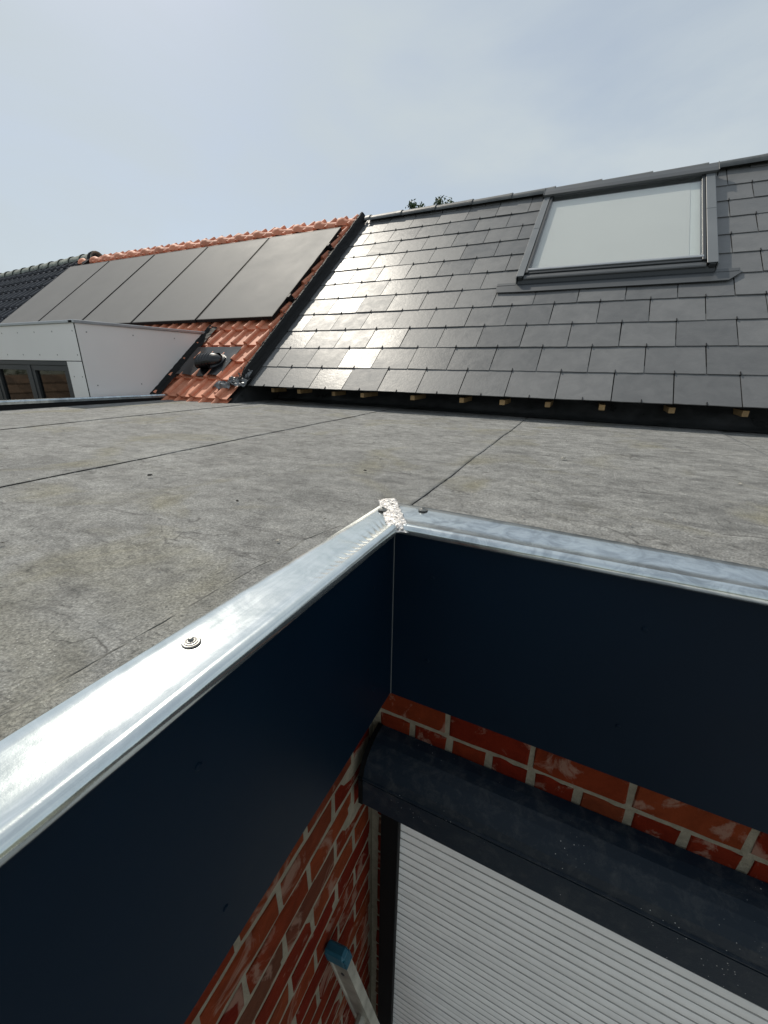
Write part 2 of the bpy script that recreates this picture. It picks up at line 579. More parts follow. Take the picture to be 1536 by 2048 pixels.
# ------------------------------------------------------------------ ground
g = obj('ground', [(-300, -300, GROUND_Z), (300, -300, GROUND_Z), (300, 300, GROUND_Z), (-300, 300, GROUND_Z)], [(0, 1, 2, 3)], M_GROUND)
g['kind'] = 'structure'
terr = obj('bounce_terrace', [], [], M_PAVE_BOUNCE)  # unseen paving, widened and lightened to bounce light onto the shutter
terr['kind'] = 'structure'
pm = MB().bbox((0, 0, 0), (0.595, 0.595, 0.04), 0.004)
pme = bpy.data.meshes.new('bounce_paving_slab')
pme.from_pydata(pm.v, [], pm.f)
pme.materials.append(M_PAVE_BOUNCE)
for i in range(14):
    for j in range(14):
        obj('bounce_paving_slab', None, None, None, terr, me=pme, loc=(-0.40 + i * 0.6, 0.19 - j * 0.6, GROUND_Z - 0.02 + random.uniform(-.002, .002)))
tb = MB().box((-0.405, -7.65, GROUND_Z - 0.05), (8.05, 0.79, GROUND_Z + 0.004))
terr.data.from_pydata(tb.v, [], tb.f)
terr.data.update()
terr.data.materials.append(M_MORTAR)

# ------------------------------------------------------------------ flat roofed annex
annex = thing('annex', 'flat roofed brick annex with navy fascia and bright zinc edging around an inner corner', 'building', (-1.5, 1.5, GROUND_Z))
XW, YW = -0.408, 0.80            # brick wall faces
XF, YF = -0.340, 0.768           # fascia faces
FB = -0.480                      # fascia bottom
# roof deck body (under the sheets) and wall cores
core = MB()
core.box((-3.75, -2.6, -0.30), (-0.365, 3.55, -0.022))
core.box((-0.365, 0.79, -0.30), (3.3, 3.55, -0.022))
core.build('roof_deck', M_BITU, annex)

DZ = -0.010
seams = [-3.72, -2.655, -1.432, -0.358, 0.72, 1.80, 3.3]


def seam_x(i, y):
    """wandering seam edge"""
    x = seams[i]
    if i == 0:
        x += 0.09 * (y - 1.4) if y > -3 else 0
        return x
    return x + 0.006 * nz(i * 7.3, y, 0, 2.3) + 0.0035 * nz(i * 3.1, y, 5, 9) + 0.0015 * nz(i * 3.1, y, 5, 40)


for i in range(6):
    last = i == 5
    y0a, y1a = (-2.6 if i < 3 else 0.80), 3.50

    def sheet(u, v, i=i, y0a=y0a, y1a=y1a):
        y = y0a + (y1a - y0a) * v
        xl = seam_x(i, y) - (0.09 if i > 0 else 0)
        xr = seam_x(i + 1, y) if i < 5 else 3.3
        if i == 2:      # stops at the inner edge of the coping
            lim = -0.37
            if y < 0.86:
                xr = lim
        x = xl + (xr - xl) * u
        z = DZ + 0.0016 * u - 0.0016 * (1 - u) + 0.0018 * nz(x, y, 0, 2.2) + 0.0012 * nz(x, y, 3, 7)
        return (x, y, z)
    nu, nv = (90, 150) if i in (1, 2, 3) else (40, 60)
    s = MB().grid(nu, nv, sheet)
    # turned-down free edge so that the lap has thickness
    b = len(s.v)
    for j in range(nv + 1):
        p = s.v[j * (nu + 1) + nu]
        s.v.append((p[0] + 0.0006, p[1], p[2] - 0.0030))
    for j in range(nv):
        a0, a1 = j * (nu + 1) + nu, (j + 1) * (nu + 1) + nu
        s.f.append((a0, b + j, b + j + 1, a1))
    s.build('roofing_sheet', M_DECK, annex, smooth=True)

# bitumen squeezed out along the laps
for i in (1, 2, 3, 4, 5):
    y0a = -2.6 if i < 3 else 0.885
    N = 420
    m = MB()
    pts = []
    for j in range(N + 1):
        y = y0a + (3.45 - y0a) * j / N
        x = seam_x(i, y)
        w = (0.0008 + 0.0018 * nz(i, y, 2, 11) + 0.0013 * nz(i, y, 8, 43)) * (1.0 if i < 3 else 0.6)
        w = max(w, 0.0002)
        pts.append((x, y, w))
    for j, (x, y, w) in enumerate(pts):
        zb = DZ - 0.0014
        m.v += [(x - 0.0003, y, DZ + 0.0014), (x + 0.4 * w, y, DZ + 0.0013), (x + w + 0.0003, y, zb + 0.0005)]
    for j in range(N):
        for k in range(2):
            m.f.append((j * 3 + k, j * 3 + k + 1, (j + 1) * 3 + k + 1, (j + 1) * 3 + k))
    m.build('seam_bead', M_BITU, annex, smooth=True)

# strip of membrane dressed under the left coping
m = MB()
m0 = []
N = 260
for j in range(N + 1):
    y = -1.6 + 2.29 * j / N
    wob = 0.0035 * nz(3.3, y, 1, 8) + 0.002 * nz(1.3, y, 4, 40)
    xl = -0.452 - 0.012 * (0.69 - y) / 0.7 + wob + max(0, y - 0.60) * 0.22
    m0.append((xl, y, DZ + 0.0095))
    m.v += [(xl - 0.001, y, DZ - 0.002), (xl, y, DZ + 0.0095 + 0.0015 * nz(5, y, 0, 30)), (xl + 0.006, y, DZ + 0.0105), (-0.37, y, DZ + 0.0085)]
for j in range(N):
    for k in range(3):
        m.f.append((j * 4 + k, j * 4 + k + 1, (j + 1) * 4 + k + 1, (j + 1) * 4 + k))
m.build('edge_strip', M_DECK, annex, smooth=False)
m = MB()
for j in range(N + 1):
    x_, y_, z_ = m0[j]
    w_ = max(0.0002, 0.0008 + 0.0026 * nz(2, y_, 1, 17) + 0.0018 * nz(2, y_, 6, 60))
    m.v += [(x_ - w_ - 0.001, y_, DZ + 0.001), (x_ - 0.3 * w_, y_, z_ + 0.0012), (x_ + w_, y_, z_ + 0.0005)]
for j in range(N):
    for k in range(2):
        m.f.append((j * 3 + k, j * 3 + k + 1, (j + 1) * 3 + k + 1, (j + 1) * 3 + k))
m.build('edge_bead', M_LIP, annex, smooth=False)

# ---- zinc copings around the notch
BR = 0.0125                     # bead radius


def prof(w):
    p = [(w, -0.009), (w, 0.0030), (w - 0.0030, 0.0046), (w * 0.80, 0.0038), (w * 0.6, 0.0028), (w * 0.42, 0.0016), (w * 0.28, 0.0006), (0.013, 0.0000)]
    cz = -BR + 0.0022
    for k in range(15):
        a = rad(78 + k * 18)                      # over the top, round the outside and back in under
        p.append((BR * math.cos(a), cz + BR * math.sin(a)))
    p += [(0.007, cz - 0.004)]
    return p


BXC, BYC = -0.3335, 0.7605         # bead centre lines
INX, INY = -0.413, 0.885           # inner mitre point


def coping(name, stations, mat, label):
    """stations: list of (fn(w, z) -> point, width)"""
    m = MB()
    for fn, w in stations:
        m.v += [fn(*p) for p in prof(w)]
    k = len(prof(0.08))
    for j in range(len(stations) - 1):
        for i in range(k - 1):
            m.f.append((j * k + i, j * k + i + 1, (j + 1) * k + i + 1, (j + 1) * k + i))
    o = m.build(name, mat, annex, smooth=True)
    o['label'] = label
    return o


st = []
for j in range(321):
    tt = j / 320
    y = -1.6 + (BYC + 1.6) * (1 - (1 - tt) ** 1.6)
    w = 0.0795 + 0.012 * (BYC - y) / 0.76 if y > -0.2 else 0.0945

    def fn(a, z, y=y, w=w):
        yy = y
        # mitre: slide the end towards the diagonal
        k = max(0, 1 - (BYC - y) / 0.16)
        yy = y + k * (a / 0.0795) * (INY - BYC) if a > 0 else y + k * a
        dz = 0
        if 0.004 < a < 0.034 and 0.44 < y < 0.745:     # tool marks next to the corner
            e = math.sin(math.pi * (a - 0.004) / 0.030)
            g2 = math.sin(math.pi * min(1, (y - 0.44) / 0.305)) ** 0.6
            dz = -0.0016 * e * g2 * max(0, math.sin(y * 2 * math.pi / 0.0155 + 3.5 * nz(y, 0, 0, 18))) ** 1.5
        if abs(y - 0.62) < 0.03 and 0.03 < a < 0.06:
            dz -= 0.002 * math.exp(-((y - 0.62) / 0.010) ** 2) * math.sin(math.pi * (a - 0.03) / 0.03)
        dz += 0.0009 * nz(a, y, 0, 6) + 0.0004 * nz(a, y, 3, 21)
        return (BXC - a, yy, z + dz)
    st.append((fn, w))
cop_l = coping('coping', st, M_ZINC_Y, 'bright zinc coping running from the corner past the camera')
st = []
for j in range(141):
    tt = j / 140
    x = BXC + (3.3 - BXC) * tt ** 1.8
    w = 0.1245 - 0.033 * min(1, (x - INX) / 0.75)

    def fn(a, z, x=x, w=w):
        k = max(0, 1 - (x - BXC) / 0.12)
        xx = x - k * (a / 0.1245) * (BXC - INX) if a > 0 else x - k * a
        dz = 0.0009 * nz(x, a, 7, 6) + 0.0004 * nz(x, a, 3, 21)
        return (xx, BYC + a, z + dz)
    st.append((fn, w))
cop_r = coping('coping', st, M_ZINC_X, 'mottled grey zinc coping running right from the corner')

# crinkled foil patch over the mitre
m = MB()


def patch(u, v):
    a = -0.115 + v * 1.13
    px = BXC + (INX - BXC) * (1.00 - 1.20 * v)
    py = BYC + (INY - BYC) * (1.00 - 1.20 * v)
    d = Vector((INX - BXC, INY - BYC, 0)).normalized()
    nrm = Vector((-d.y, d.x, 0))
    w = (u - 0.5) * (0.046 + 0.006 * nz(v, u, 3, 7))
    z = 0.0062 - 0.004 * v + 0.0016 * (1 - (2 * u - 1) ** 2) + 0.0018 * nz(px + w, py, 1, 75) + 0.0012 * nz(px, py + w, 6, 170)
    if u in (0.0, 1.0):
        z -= 0.002
    if v > 0.86:
        z -= ((v - 0.86) / 0.14) ** 2 * 0.014
    wv = 0.0028 * nz(v, u * 0.3, 8, 26)
    return (px + nrm.x * (w + wv), py + nrm.y * (w + wv), z)


m.grid(22, 84, patch)
m.build('corner_patch', M_FOIL, cop_l)
m = MB()
for k in range(60):
    v = random.random()
    px = BXC + (INX - BXC) * (0.97 - 1.12 * v) + random.gauss(0, 0.009)
    py = BYC + (INY - BYC) * (0.97 - 1.12 * v) + random.gauss(0, 0.005)
    p = Vector((px, py, 0.0072 - 0.004 * v + random.uniform(-0.0006, 0.0006)))
    a = Vector((random.gauss(0, 1), random.gauss(0, 1), random.gauss(0, .12))).normalized() * random.uniform(0.002, 0.0055)
    b = Vector((random.gauss(0, 1), random.gauss(0, 1), random.gauss(0, .5))).normalized() * random.uniform(0.0008, 0.002)
    m.add([p - a, p + b, p + a, p - b + Vector((0, 0, .001))], [(0, 1, 2), (0, 2, 3)])
o = m.build('foil_flakes', M_FOIL, cop_l)
o['kind'] = 'stuff'

# screws with dished washers
for (x, y, par, tilt, dark) in ((-0.3855, 0.270, cop_l, 0.04, 0), (-0.389, 0.8085, cop_l, 0.02, 1), (-0.305, 0.851, cop_r, 0.0, 1), (0.62, 0.83, cop_r, 0, 1), (-0.39, -0.42, cop_l, 0, 0)):
    c = Vector((x, y, 0.0036 if y < 0.7 else 0.0062))
    w = MB().lathe([(0.0105, -0.001), (0.0105, 0.0004), (0.0098, 0.0012), (0.0082, 0.0012), (0.0078, 0.0024), (0.0062, 0.0026), (0.0058, 0.0038), (0.0040, 0.0042), (0.0, 0.0042)], c, 28)
    sc = w.build('screw', M_STEEL, par, smooth=False)
    hd = MB().lathe([(0.0034, 0.0), (0.0034, 0.0030), (0.0026, 0.0036), (0.0008, 0.0036), (0.0006, 0.0020), (0.0, 0.0020)], c + Vector((0, 0, 0.0040)), 6).build('screw_head', M_STEEL, sc)
    rb = MB().lathe([(0.0112, -0.001), (0.0112, 0.0002), (0.0, 0.0002)], c, 28).build('seal', M_RUBBER, sc)

# ---- fascia panels
fl = MB().bbox((XF - 0.008, -1.6, FB), (XF, YF + 0.006, -0.012), 0.0012).build('fascia_panel', M_FASCIA, annex)
fr_ = MB().bbox((XF + 0.0012, YF, FB - 0.002), (3.3, YF + 0.008, -0.012), 0.0012).build('fascia_panel', M_FASCIA, annex)
MB().box((XF + 0.0002, YF - 0.0016, FB), (XF + 0.0011, YF + 0.002, -0.014)).build('corner_joint', M_ANTHR, annex)


def disc(c, r, ax):
    ez = Vector(ax)
    ex = ez.orthogonal().normalized()
    return MB().lathe([(r, 0), (r, 0.0008), (r * 0.7, 0.0018), (0, 0.0020)], c, 14, (ex, ez.cross(ex), ez))


for y, z in ((0.67, -0.115), (0.67, -0.385), (0.22, -0.12), (0.22, -0.39), (-0.25, -0.12)):
    disc((XF, y, z), 0.0048, (1, 0, 0)).build('rivet', M_FASCIA, fl)
for x, z in ((-0.245, -0.118), (-0.245, -0.342), (0.16, -0.12), (0.16, -0.35), (0.56, -0.12)):
    disc((x, YF, z), 0.0048, (0, -1, 0)).build('rivet', M_FASCIA, fr_)
# soffit closing the gap above the brickwork
MB().box((XW - 0.05, -1.6, FB + 0.06), (XF - 0.0085, YF + 0.03, FB + 0.075)).box((XF - 0.0085, YF + 0.0085, FB + 0.06), (3.3, YW + 0.05, FB + 0.075)).build('soffit', M_GUIDE, annex)

# ---- brick walls
CH = 0.0868
BED0 = -0.588
mw_l = MB().box((XW - 0.19, -1.6, GROUND_Z), (XW - 0.0016, YW + 0.19, -0.30)).build('side_wall', M_MORTAR, annex)
mw_r = MB().box((XW - 0.0012, YW + 0.0028, -0.815), (-0.30, YW + 0.19, -0.30)).box((-0.30, YW + 0.0028, -0.80), (3.3, YW + 0.19, -0.30)).box((XW - 0.0012, YW + 0.0030, GROUND_Z), (-0.30, YW + 0.19, -0.815)).box((1.80, YW + 0.0047, GROUND_Z), (3.3, YW + 0.19, -0.80)).build('back_wall', M_MORTAR, annex)


def brick_mesh(Lx, Hz, seed):
    """a face-on brick, long axis x, height z, face towards -y, worn arrises"""
    rs = random.Random(seed)
    bm = bmesh.new()
    bmesh.ops.create_cube(bm, size=1)
    for v in bm.verts:
        v.co = Vector((v.co.x * Lx, v.co.y * 0.05 + 0.025, v.co.z * Hz))
    bmesh.ops.subdivide_edges(bm, edges=[e for e in bm.edges if abs((e.verts[0].co - e.verts[1].co).x) > 0.01], cuts=3)
    bmesh.ops.bevel(bm, geom=[e for e in bm.edges if all(v.co.y < 0.01 for v in e.verts) and e.is_manifold and e.calc_face_angle(0) > 1], offset=0.0035, segments=1, affect='EDGES')
    for v in bm.verts:
        v.co += Vector((rs.gauss(0, 0.0013), rs.gauss(0, 0.0008), rs.gauss(0, 0.0016)))
    me = bpy.data.meshes.new('brick')
    bm.to_mesh(me)
    bm.free()
    me.materials.append(M_BRICK)
    return me


HB = CH - 0.0115
stretch = [brick_mesh(0.1935, HB, k) for k in range(5)]
head = [brick_mesh(0.087, HB, 20 + k) for k in range(4)]
queen = [brick_mesh(0.050, HB, 40 + k) for k in range(2)]


def brick(me, wall, cx, cy, cz, side):
    jit = random.uniform(-0.0012, 0.0010)
    if side == 'l':   # faces +x
        obj('brick', None, None, None, wall, me=me, loc=(cx - jit, cy, cz), rot=(random.gauss(0, .004), random.gauss(0, .008), math.pi / 2))
    else:
        obj('brick', None, None, None, wall, me=me, loc=(cx, cy + jit, cz), rot=(random.gauss(0, .006), random.gauss(0, .006), 0))


k = -1
while BED0 - CH * k > GROUND_Z + CH:
    zc = BED0 - CH * (k + 0.5) 
    y0 = (0.383 if k % 2 else 0.478) - 0.205 * 0.5
    for mth in range(-3, 4):
        c = y0 + 0.205 * mth
        hi, lo = c + 0.1025, c - 0.1025
        if lo > YW - 0.02 or hi < -0.35:
            continue
        if hi > YW + 0.02:
            w = YW - 0.004 - lo
            if w > 0.085:
                brick(random.choice(head), mw_l, XW, lo + 0.006 + 0.0435, zc, 'l')
            elif w > 0.03:
                brick(random.choice(queen), mw_l, XW, lo + 0.006 + 0.025, zc, 'l')
            continue
        brick(random.choice(stretch), mw_l, XW, c, zc, 'l')
    k += 1
# back wall: a course of stretchers over a course of headers, then slips left of the guide rail
for r in (-1, 0):
    zc = BED0 - CH * (r + 0.5) if r == 0 else BED0 + CH * 0.5
    if r == -1:
        for q in range(-1, 12):
            c = 0.1195 + 0.2065 * (q - 1)
            if c - 0.1 < XW:
                continue
            brick(random.choice(stretch), mw_r, c, YW, zc, 'r')
    else:
        for q in range(-4, 22):
            brick(random.choice(head), mw_r, 0.0745 + 0.1035 * q - 0.0, YW, zc, 'r') if 0.0745 + 0.1035 * q > XW + 0.04 else None
for r in range(1, 27):
    zc = BED0 - CH * (r + 0.5)
    if zc < GROUND_Z + 0.04:
        break
    brick(random.choice(queen), mw_r, XW + 0.044, YW, zc, 'r')

# ---- raised edge along the far left side of the flat roof
m = MB()
for (x, y) in ((-3.98, -2.6), (-3.60, 3.32)):
    m.v += [(x + 0.015, y, -0.03), (x + 0.010, y, 0.030), (x - 0.10, y, 0.030), (x - 0.10, y, -0.30)]
m.f = [(0, 1, 5, 4), (1, 2, 6, 5), (2, 3, 7, 6), (0, 3, 2, 1), (4, 5, 6, 7)]
m.build('upstand', M_BITU, annex)
m = MB()
for j in range(41):
    t_ = j / 40
    x, y = -3.98 + 0.38 * t_, -2.6 + 5.92 * t_
    zz = 0.055 - 0.022 * max(0, (y - 1.4) / 1.9)
    m.v += [(x + 0.020, y, zz - 0.028), (x + 0.022, y, zz - 0.010), (x + 0.016, y, zz), (x + 0.004, y, zz - 0.002), (x - 0.10, y, zz - 0.004), (x - 0.105, y, zz - 0.05)]
for j in range(40):
    for i in range(5):
        m.f.append((j * 6 + i, j * 6 + i + 1, (j + 1) * 6 + i + 1, (j + 1) * 6 + i))
o = m.build('coping', M_ZINC_X, annex, smooth=False)
o['label'] = 'thin zinc coping on the far left edge of the flat roof'

# loose grit and scraps on the membrane
m = MB()
rs = random.Random(4)
for q in range(420):
    while True:
        x, y = rs.uniform(-3.3, 1.6), rs.uniform(0.0, 2.95)
        if (y > 0.92 or x < -0.46) and (rs.random() < 0.9 / (0.4 + math.hypot(x, y) * 0.6)):
            break
    s_ = rs.choice((0.0012, 0.0016, 0.0022, 0.003))
    c = Vector((x, y, DZ + 0.005))
    vs = [c + Vector((rs.gauss(0, s_), rs.gauss(0, s_), rs.uniform(0, s_))) for _ in range(5)]
    m.add(vs, [(0, 1, 2), (0, 2, 3), (0, 3, 4), (1, 3, 4), (1, 2, 4)])
o = tag(m.build('grit', M_CHIP), 'pale grit and chips scattered over the flat roof', 'debris')
o['kind'] = 'stuff'


def lump(name, x, y, sx, sy, sz, mat, label, cat, group=None, seed=0):
    bm = bmesh.new()
    bmesh.ops.create_icosphere(bm, subdivisions=2, radius=1)
    for v in bm.verts:
        k = 1 + 0.45 * nz(v.co.x + seed, v.co.y, v.co.z, 1.6)
        v.co = Vector((v.co.x * sx * k, v.co.y * sy * k, max(-0.3, v.co.z) * sz * k))
    me = bpy.data.meshes.new(name)
    bm.to_mesh(me)
    bm.free()
    me.materials.append(mat)
    o = bpy.data.objects.new(name, me)
    COL.objects.link(o)
    o.location = (x, y, DZ + 0.006 + 0.3 * sz)
    o.rotation_euler = (0, 0, seed)
    return tag(o, label, cat, group)


lump('mortar_chip', -0.045, 1.696, 0.011, 0.006, 0.005, M_CHIP, 'small pale chip lying right of the seam in the middle of the flat roof', 'debris', seed=1)
lump('bitumen_lump', -0.754, 0.719, 0.004, 0.0035, 0.003, M_CHIPD, 'small black lump left of the zinc corner on the flat roof', 'debris', seed=2)
lump('bitumen_lump', -0.622, 1.153, 0.006, 0.004, 0.003, M_CHIPD, 'small black lump just behind the zinc corner on the flat roof', 'debris', seed=3)
lump('bitumen_lump', -1.17, 0.78, 0.008, 0.0035, 0.004, M_CHIPD, 'small black lump near the long seam on the left of the flat roof', 'debris', seed=4)

# ------------------------------------------------------------------ roller shutter
sh = thing('roller_shutter', 'white roller shutter with dark blue box below the navy fascia', 'roller shutter', (0.7, 0.74, GROUND_Z))
BX0, BX1 = -0.388, 1.84
boxp = [(0.7985, -0.6355), (0.770, -0.6365), (0.745, -0.6415), (0.722, -0.6510), (0.703, -0.6650), (0.690, -0.6820), (0.6835, -0.7000), (0.6825, -0.7040),
        (0.6775, -0.7055), (0.6775, -0.7085), (0.6860, -0.7100), (0.6860, -0.7140), (0.6795, -0.7155), (0.6785, -0.8010), (0.6815, -0.8035), (0.700, -0.8035), (0.7985, -0.8035)]
m = MB()
xs = [BX0 + 0.012] + [BX0 + 0.012 + (BX1 - BX0 - 0.024) * k / 60 for k in range(1, 61)]
for x in xs:
    m.v += [(x, a + 0.0006 * nz(x, b, 0, 5), b + 0.0006 * nz(x, a, 4, 5)) for a, b in boxp]
kk = len(boxp)
for j in range(60):
    for i in range(kk):
        m.f.append((j * kk + i, j * kk + (i + 1) % kk, (j + 1) * kk + (i + 1) % kk, (j + 1) * kk + i))
m.build('shutter_box', M_BOX, sh)
capp = [(a + (-0.0025 if a < 0.72 else 0), b + (0.0025 if b > -0.70 else -0.001)) for a, b in boxp]
for x0, x1 in ((BX0, BX0 + 0.013), (BX1 - 0.013, BX1)):
    MB().prism(capp, x0, x1).build('end_cap', M_GUIDE, sh)
for x0 in (-0.348, 1.742):
    gm = MB()
    gm.bbox((x0, 0.737, GROUND_Z), (x0 + 0.0565, 0.757, -0.8045), 0.002)
    gm.bbox((x0 + 0.001, 0.7575, GROUND_Z), (x0 + 0.0205, 0.7985, -0.8045), 0.001)
    gm.build('guide_rail', M_GUIDE, sh)
# slats
SPt = 0.0330
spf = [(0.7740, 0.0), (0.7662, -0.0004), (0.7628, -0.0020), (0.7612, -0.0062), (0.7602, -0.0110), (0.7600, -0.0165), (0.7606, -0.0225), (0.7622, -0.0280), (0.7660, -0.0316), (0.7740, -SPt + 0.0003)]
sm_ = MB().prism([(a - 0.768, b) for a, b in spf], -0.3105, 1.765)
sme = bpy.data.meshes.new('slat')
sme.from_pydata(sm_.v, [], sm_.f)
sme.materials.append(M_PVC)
sme.materials.append(M_SLAT_GAP)          # hinge gap shadow and dirt painted grey along the top of every slat
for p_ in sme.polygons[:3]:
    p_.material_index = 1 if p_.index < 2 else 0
z = -0.775
q = 0
while z > GROUND_Z + 0.04:
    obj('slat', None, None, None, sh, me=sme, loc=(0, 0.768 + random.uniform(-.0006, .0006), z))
    z -= SPt
    q += 1

# ------------------------------------------------------------------ ladder leaning on the side wall
lad = thing('ladder', 'worn aluminium ladder with a blue green end cap leaning on the brick wall', 'ladder', (0.25, 0.45, GROUND_Z))
LT = Vector((-0.374, 0.520, -1.150))
LB = Vector((-0.372 + 0.56, 0.590, GROUND_Z))
la = (LT - LB).normalized()                      # up the rail
ly = Vector((0, 1, 0)) - la * la.y
ly.normalize()
lx = ly.cross(la)                                # out of the ladder plane
LLEN = (LT - LB).length


def LA(c, x, y, t):
    return tuple(LB + la * t + lx * x + ly * (y + c))


for c in (0.0, -0.42):
    T = lambda a, b, t, c=c: LA(c, a, b, t)
    rp = [(-0.030, -0.0125), (-0.030, 0.0125), (-0.024, 0.0125), (-0.020, 0.0100), (0.020, 0.0100), (0.024, 0.0125), (0.030, 0.0125), (0.030, -0.0125), (0.024, -0.0125), (0.020, -0.0100), (-0.020, -0.0100), (-0.024, -0.0125)]
    m = MB()
    kq = len(rp)
    m.v = [T(a, b, 0) for a, b in rp] + [T(a, b, LLEN - 0.03) for a, b in rp]
    m.f = [(i, (i + 1) % kq, (i + 1) % kq + kq, i + kq) for i in range(kq)] + [tuple(range(kq, 2 * kq))]
    rail = m.build('rail', M_ALU, lad)
    m = MB().bbox((-0.0325, -0.0150, LLEN - 0.045), (0.0325, 0.0150, LLEN), 0.006, T)
    for q in range(5):
        zq = LLEN - 0.040 + q * 0.006
        m.box((-0.0333, -0.0145, zq), (0.0333, 0.0145, zq + 0.003), T)
    m.build('end_cap', M_TEAL, rail)
    MB().bbox((-0.034, -0.016, -0.01), (0.034, 0.016, 0.06), 0.005, T).build('foot', M_RUBBER, rail)
    p = Vector(T(0.0, 0.0, LLEN - 0.085))
    for sgn in (-1, 1):
        MB().lathe([(0.0055, 0.0), (0.0055, 0.0012), (0.0035, 0.0018), (0, 0.0018)], p + ly * (0.0100 * sgn), 12, (lx, la, ly * sgn)).build('rivet', M_RUBBER, rail)
for q in range(1, 7):
    t_ = q * 0.28 - 0.06
    if t_ < LLEN - 0.15:
        MB().tube([LA(0, 0, -0.01, t_), LA(-0.42, 0, 0.01, t_)], [0.014, 0.014], 8).build('rung', M_ALU, lad)

# ------------------------------------------------------------------ slate roofed house
hs = thing('slate_house', 'house with a dark slate pitched roof and large roof window behind the flat roof', 'house', (0.5, 5.0, GROUND_Z))
VX = -2.80                       # verge towards the red tiled neighbour
HX1 = 3.6
RS = 2.96                        # slope length to the ridge line
rb = MB()
rpf = [RP(0, 0.06, -0.030)[1:], RP(0, RS + 0.02, -0.030)[1:]]
ridge_y, ridge_z = RP(0, RS + 0.02, -0.03)[1:]
back = (ridge_y + (ridge_y - rpf[0][0]), rpf[0][1])
rb.prism([rpf[0], rpf[1], back, (back[0] - 0.3, back[1] - 0.25), (rpf[0][0] + 0.42, rpf[0][1] - 0.03)], VX + 0.02, HX1)
rb.build('roof_base', M_MEMB, hs)
MB().box((VX + 0.02, 3.42, GROUND_Z), (HX1, back[0] - 0.35, 0.10)).build('house_wall', M_RENDER, hs)

SW, SE = 0.3205, 0.2615


def slate_mesh(w, seed, top=0.335):
    rs = random.Random(seed)
    m = MB()
    hw = w / 2 - 0.0030
    n = 6
    bot = [(-hw + 2 * hw * i / n, rs.gauss(0, 0.0008)) for i in range(n + 1)]
    vs = [(x, y, 0.0) for x, y in bot] + [(x, y, -0.0050) for x, y in bot] + [(-hw, top, 0.0), (hw, top, 0.0), (-hw, top, -0.0050), (hw, top, -0.0050)]
    a = 2 * (n + 1)
    fs = [tuple(list(range(n + 1)) + [a + 1, a])]
    fs += [tuple(list(range(2 * n + 1, n, -1)) + [a + 2, a + 3])]
    fs += [(i + n + 1, i + n + 2, i + 1, i) for i in range(n)]
    fs += [(0, a, a + 2, n + 1), (n, 2 * n + 1, a + 3, a + 1)]
    me = bpy.data.meshes.new('slate')
    me.from_pydata(vs, [], fs)
    me.materials.append(M_SLATE)
    return me


SM = [slate_mesh(SW, k) for k in range(6)]
cut = {}
X0 = 0.1326
hooks = MB()
WX0, WX1, WS0, WS1 = -0.685, 0.668, 1.30, 2.86
for r in range(12):
    s0 = r * SE + 0.004
    off = (SW / 2 if r % 2 else 0) + X0
    nlo = int(math.floor((VX - off) / SW)) - 1
    for q in range(nlo, 14):
        xl = off + q * SW
        xr = xl + SW
        if xr < VX + 0.03 or xl > HX1 - 0.1:
            continue
        if xl > WX0 and xr < WX1 and s0 > WS0 and s0 + 0.26 < WS1:
            continue
        xa, xb = max(xl, VX), xr
        # slates that run into the side of the roof window are trimmed
        if s0 + 0.10 > WS0 and s0 < WS1 - 0.05:
            if xa < WX0 < xb:
                xb = WX0 + 0.03
            elif xa < WX1 < xb:
                xa = WX1 - 0.03
        w = xb - xa
        if r == 11 and not (xa > WX0 - 0.3 and xb < WX1 + 0.3):
            key = (round(w, 3), 'top')
            if key not in cut:
                cut[key] = slate_mesh(w, 98, 0.085)
        elif r == 11:
            continue
        me = SM[random.randrange(6)]
        if abs(w - SW) > 0.001:
            key = round(w, 3)
            if key not in cut:
                cut[key] = slate_mesh(w, 99)
            me = cut[key]
        if r == 11:
            me = cut[(round(w, 3), 'top')]
        lift = random.choice((0, 0, 0, 0, 0.001, 0.003))
        tl = rad(-1.45) + random.gauss(0, rad(0.28))
        o = obj('slate', None, None, None, hs, me=me, loc=RP((xa + xb) / 2, s0 + random.gauss(0, 0.0009), 0.0105 + lift * 0.4),
                rot=(PIT + tl, random.gauss(0, rad(0.30)), random.gauss(0, rad(0.03))))
        # wire hook at the foot of the slate
        if not (xl > WX0 - 0.05 and xr < WX1 + 0.05 and s0 > WS0 - 0.2 and s0 < WS1):
            xm = (xl + xr) / 2
            if xm > VX + 0.08:
                hooks.box((xm - 0.0022, s0 - 0.006, 0.004), (xm + 0.0022, s0 + 0.020, 0.0160), RP)
ho = hooks.build('slate_hooks', M_BLACK, hs)
ho['kind'] = 'stuff'

# ridge caps (half round, each lapping the next)
for q in range(-1, 15):
    x1 = 0.632 + (q - 7) * 0.4185
    x0 = x1 - 0.4185 - 0.03
    if x1 < VX + 0.05:
        continue
    x0 = max(x0, VX + 0.06)
    c = Vector(RP(0, 2.955, 0.0))
    m = MB()
    N = 14
    for (x, r_) in ((x0, 0.090), (x0 + 0.05, 0.095), (x1 - 0.06, 0.104), (x1, 0.108), (x1, 0.080)):
        for k in range(N + 1):
            a = math.pi * (k / N) * 1.0
            m.v.append((x, c.y + 0.02 - r_ * math.cos(a) * 1.0, c.z - 0.012 + r_ * math.sin(a) * 0.70))
    for j in range(4):
        for k in range(N):
            m.f.append((j * (N + 1) + k, (j + 1) * (N + 1) + k, (j + 1) * (N + 1) + k + 1, j * (N + 1) + k + 1))
    m.build('ridge_cap', M_RIDGE, hs, smooth=False)

# eaves: torn black membrane, batten ends
m = MB()


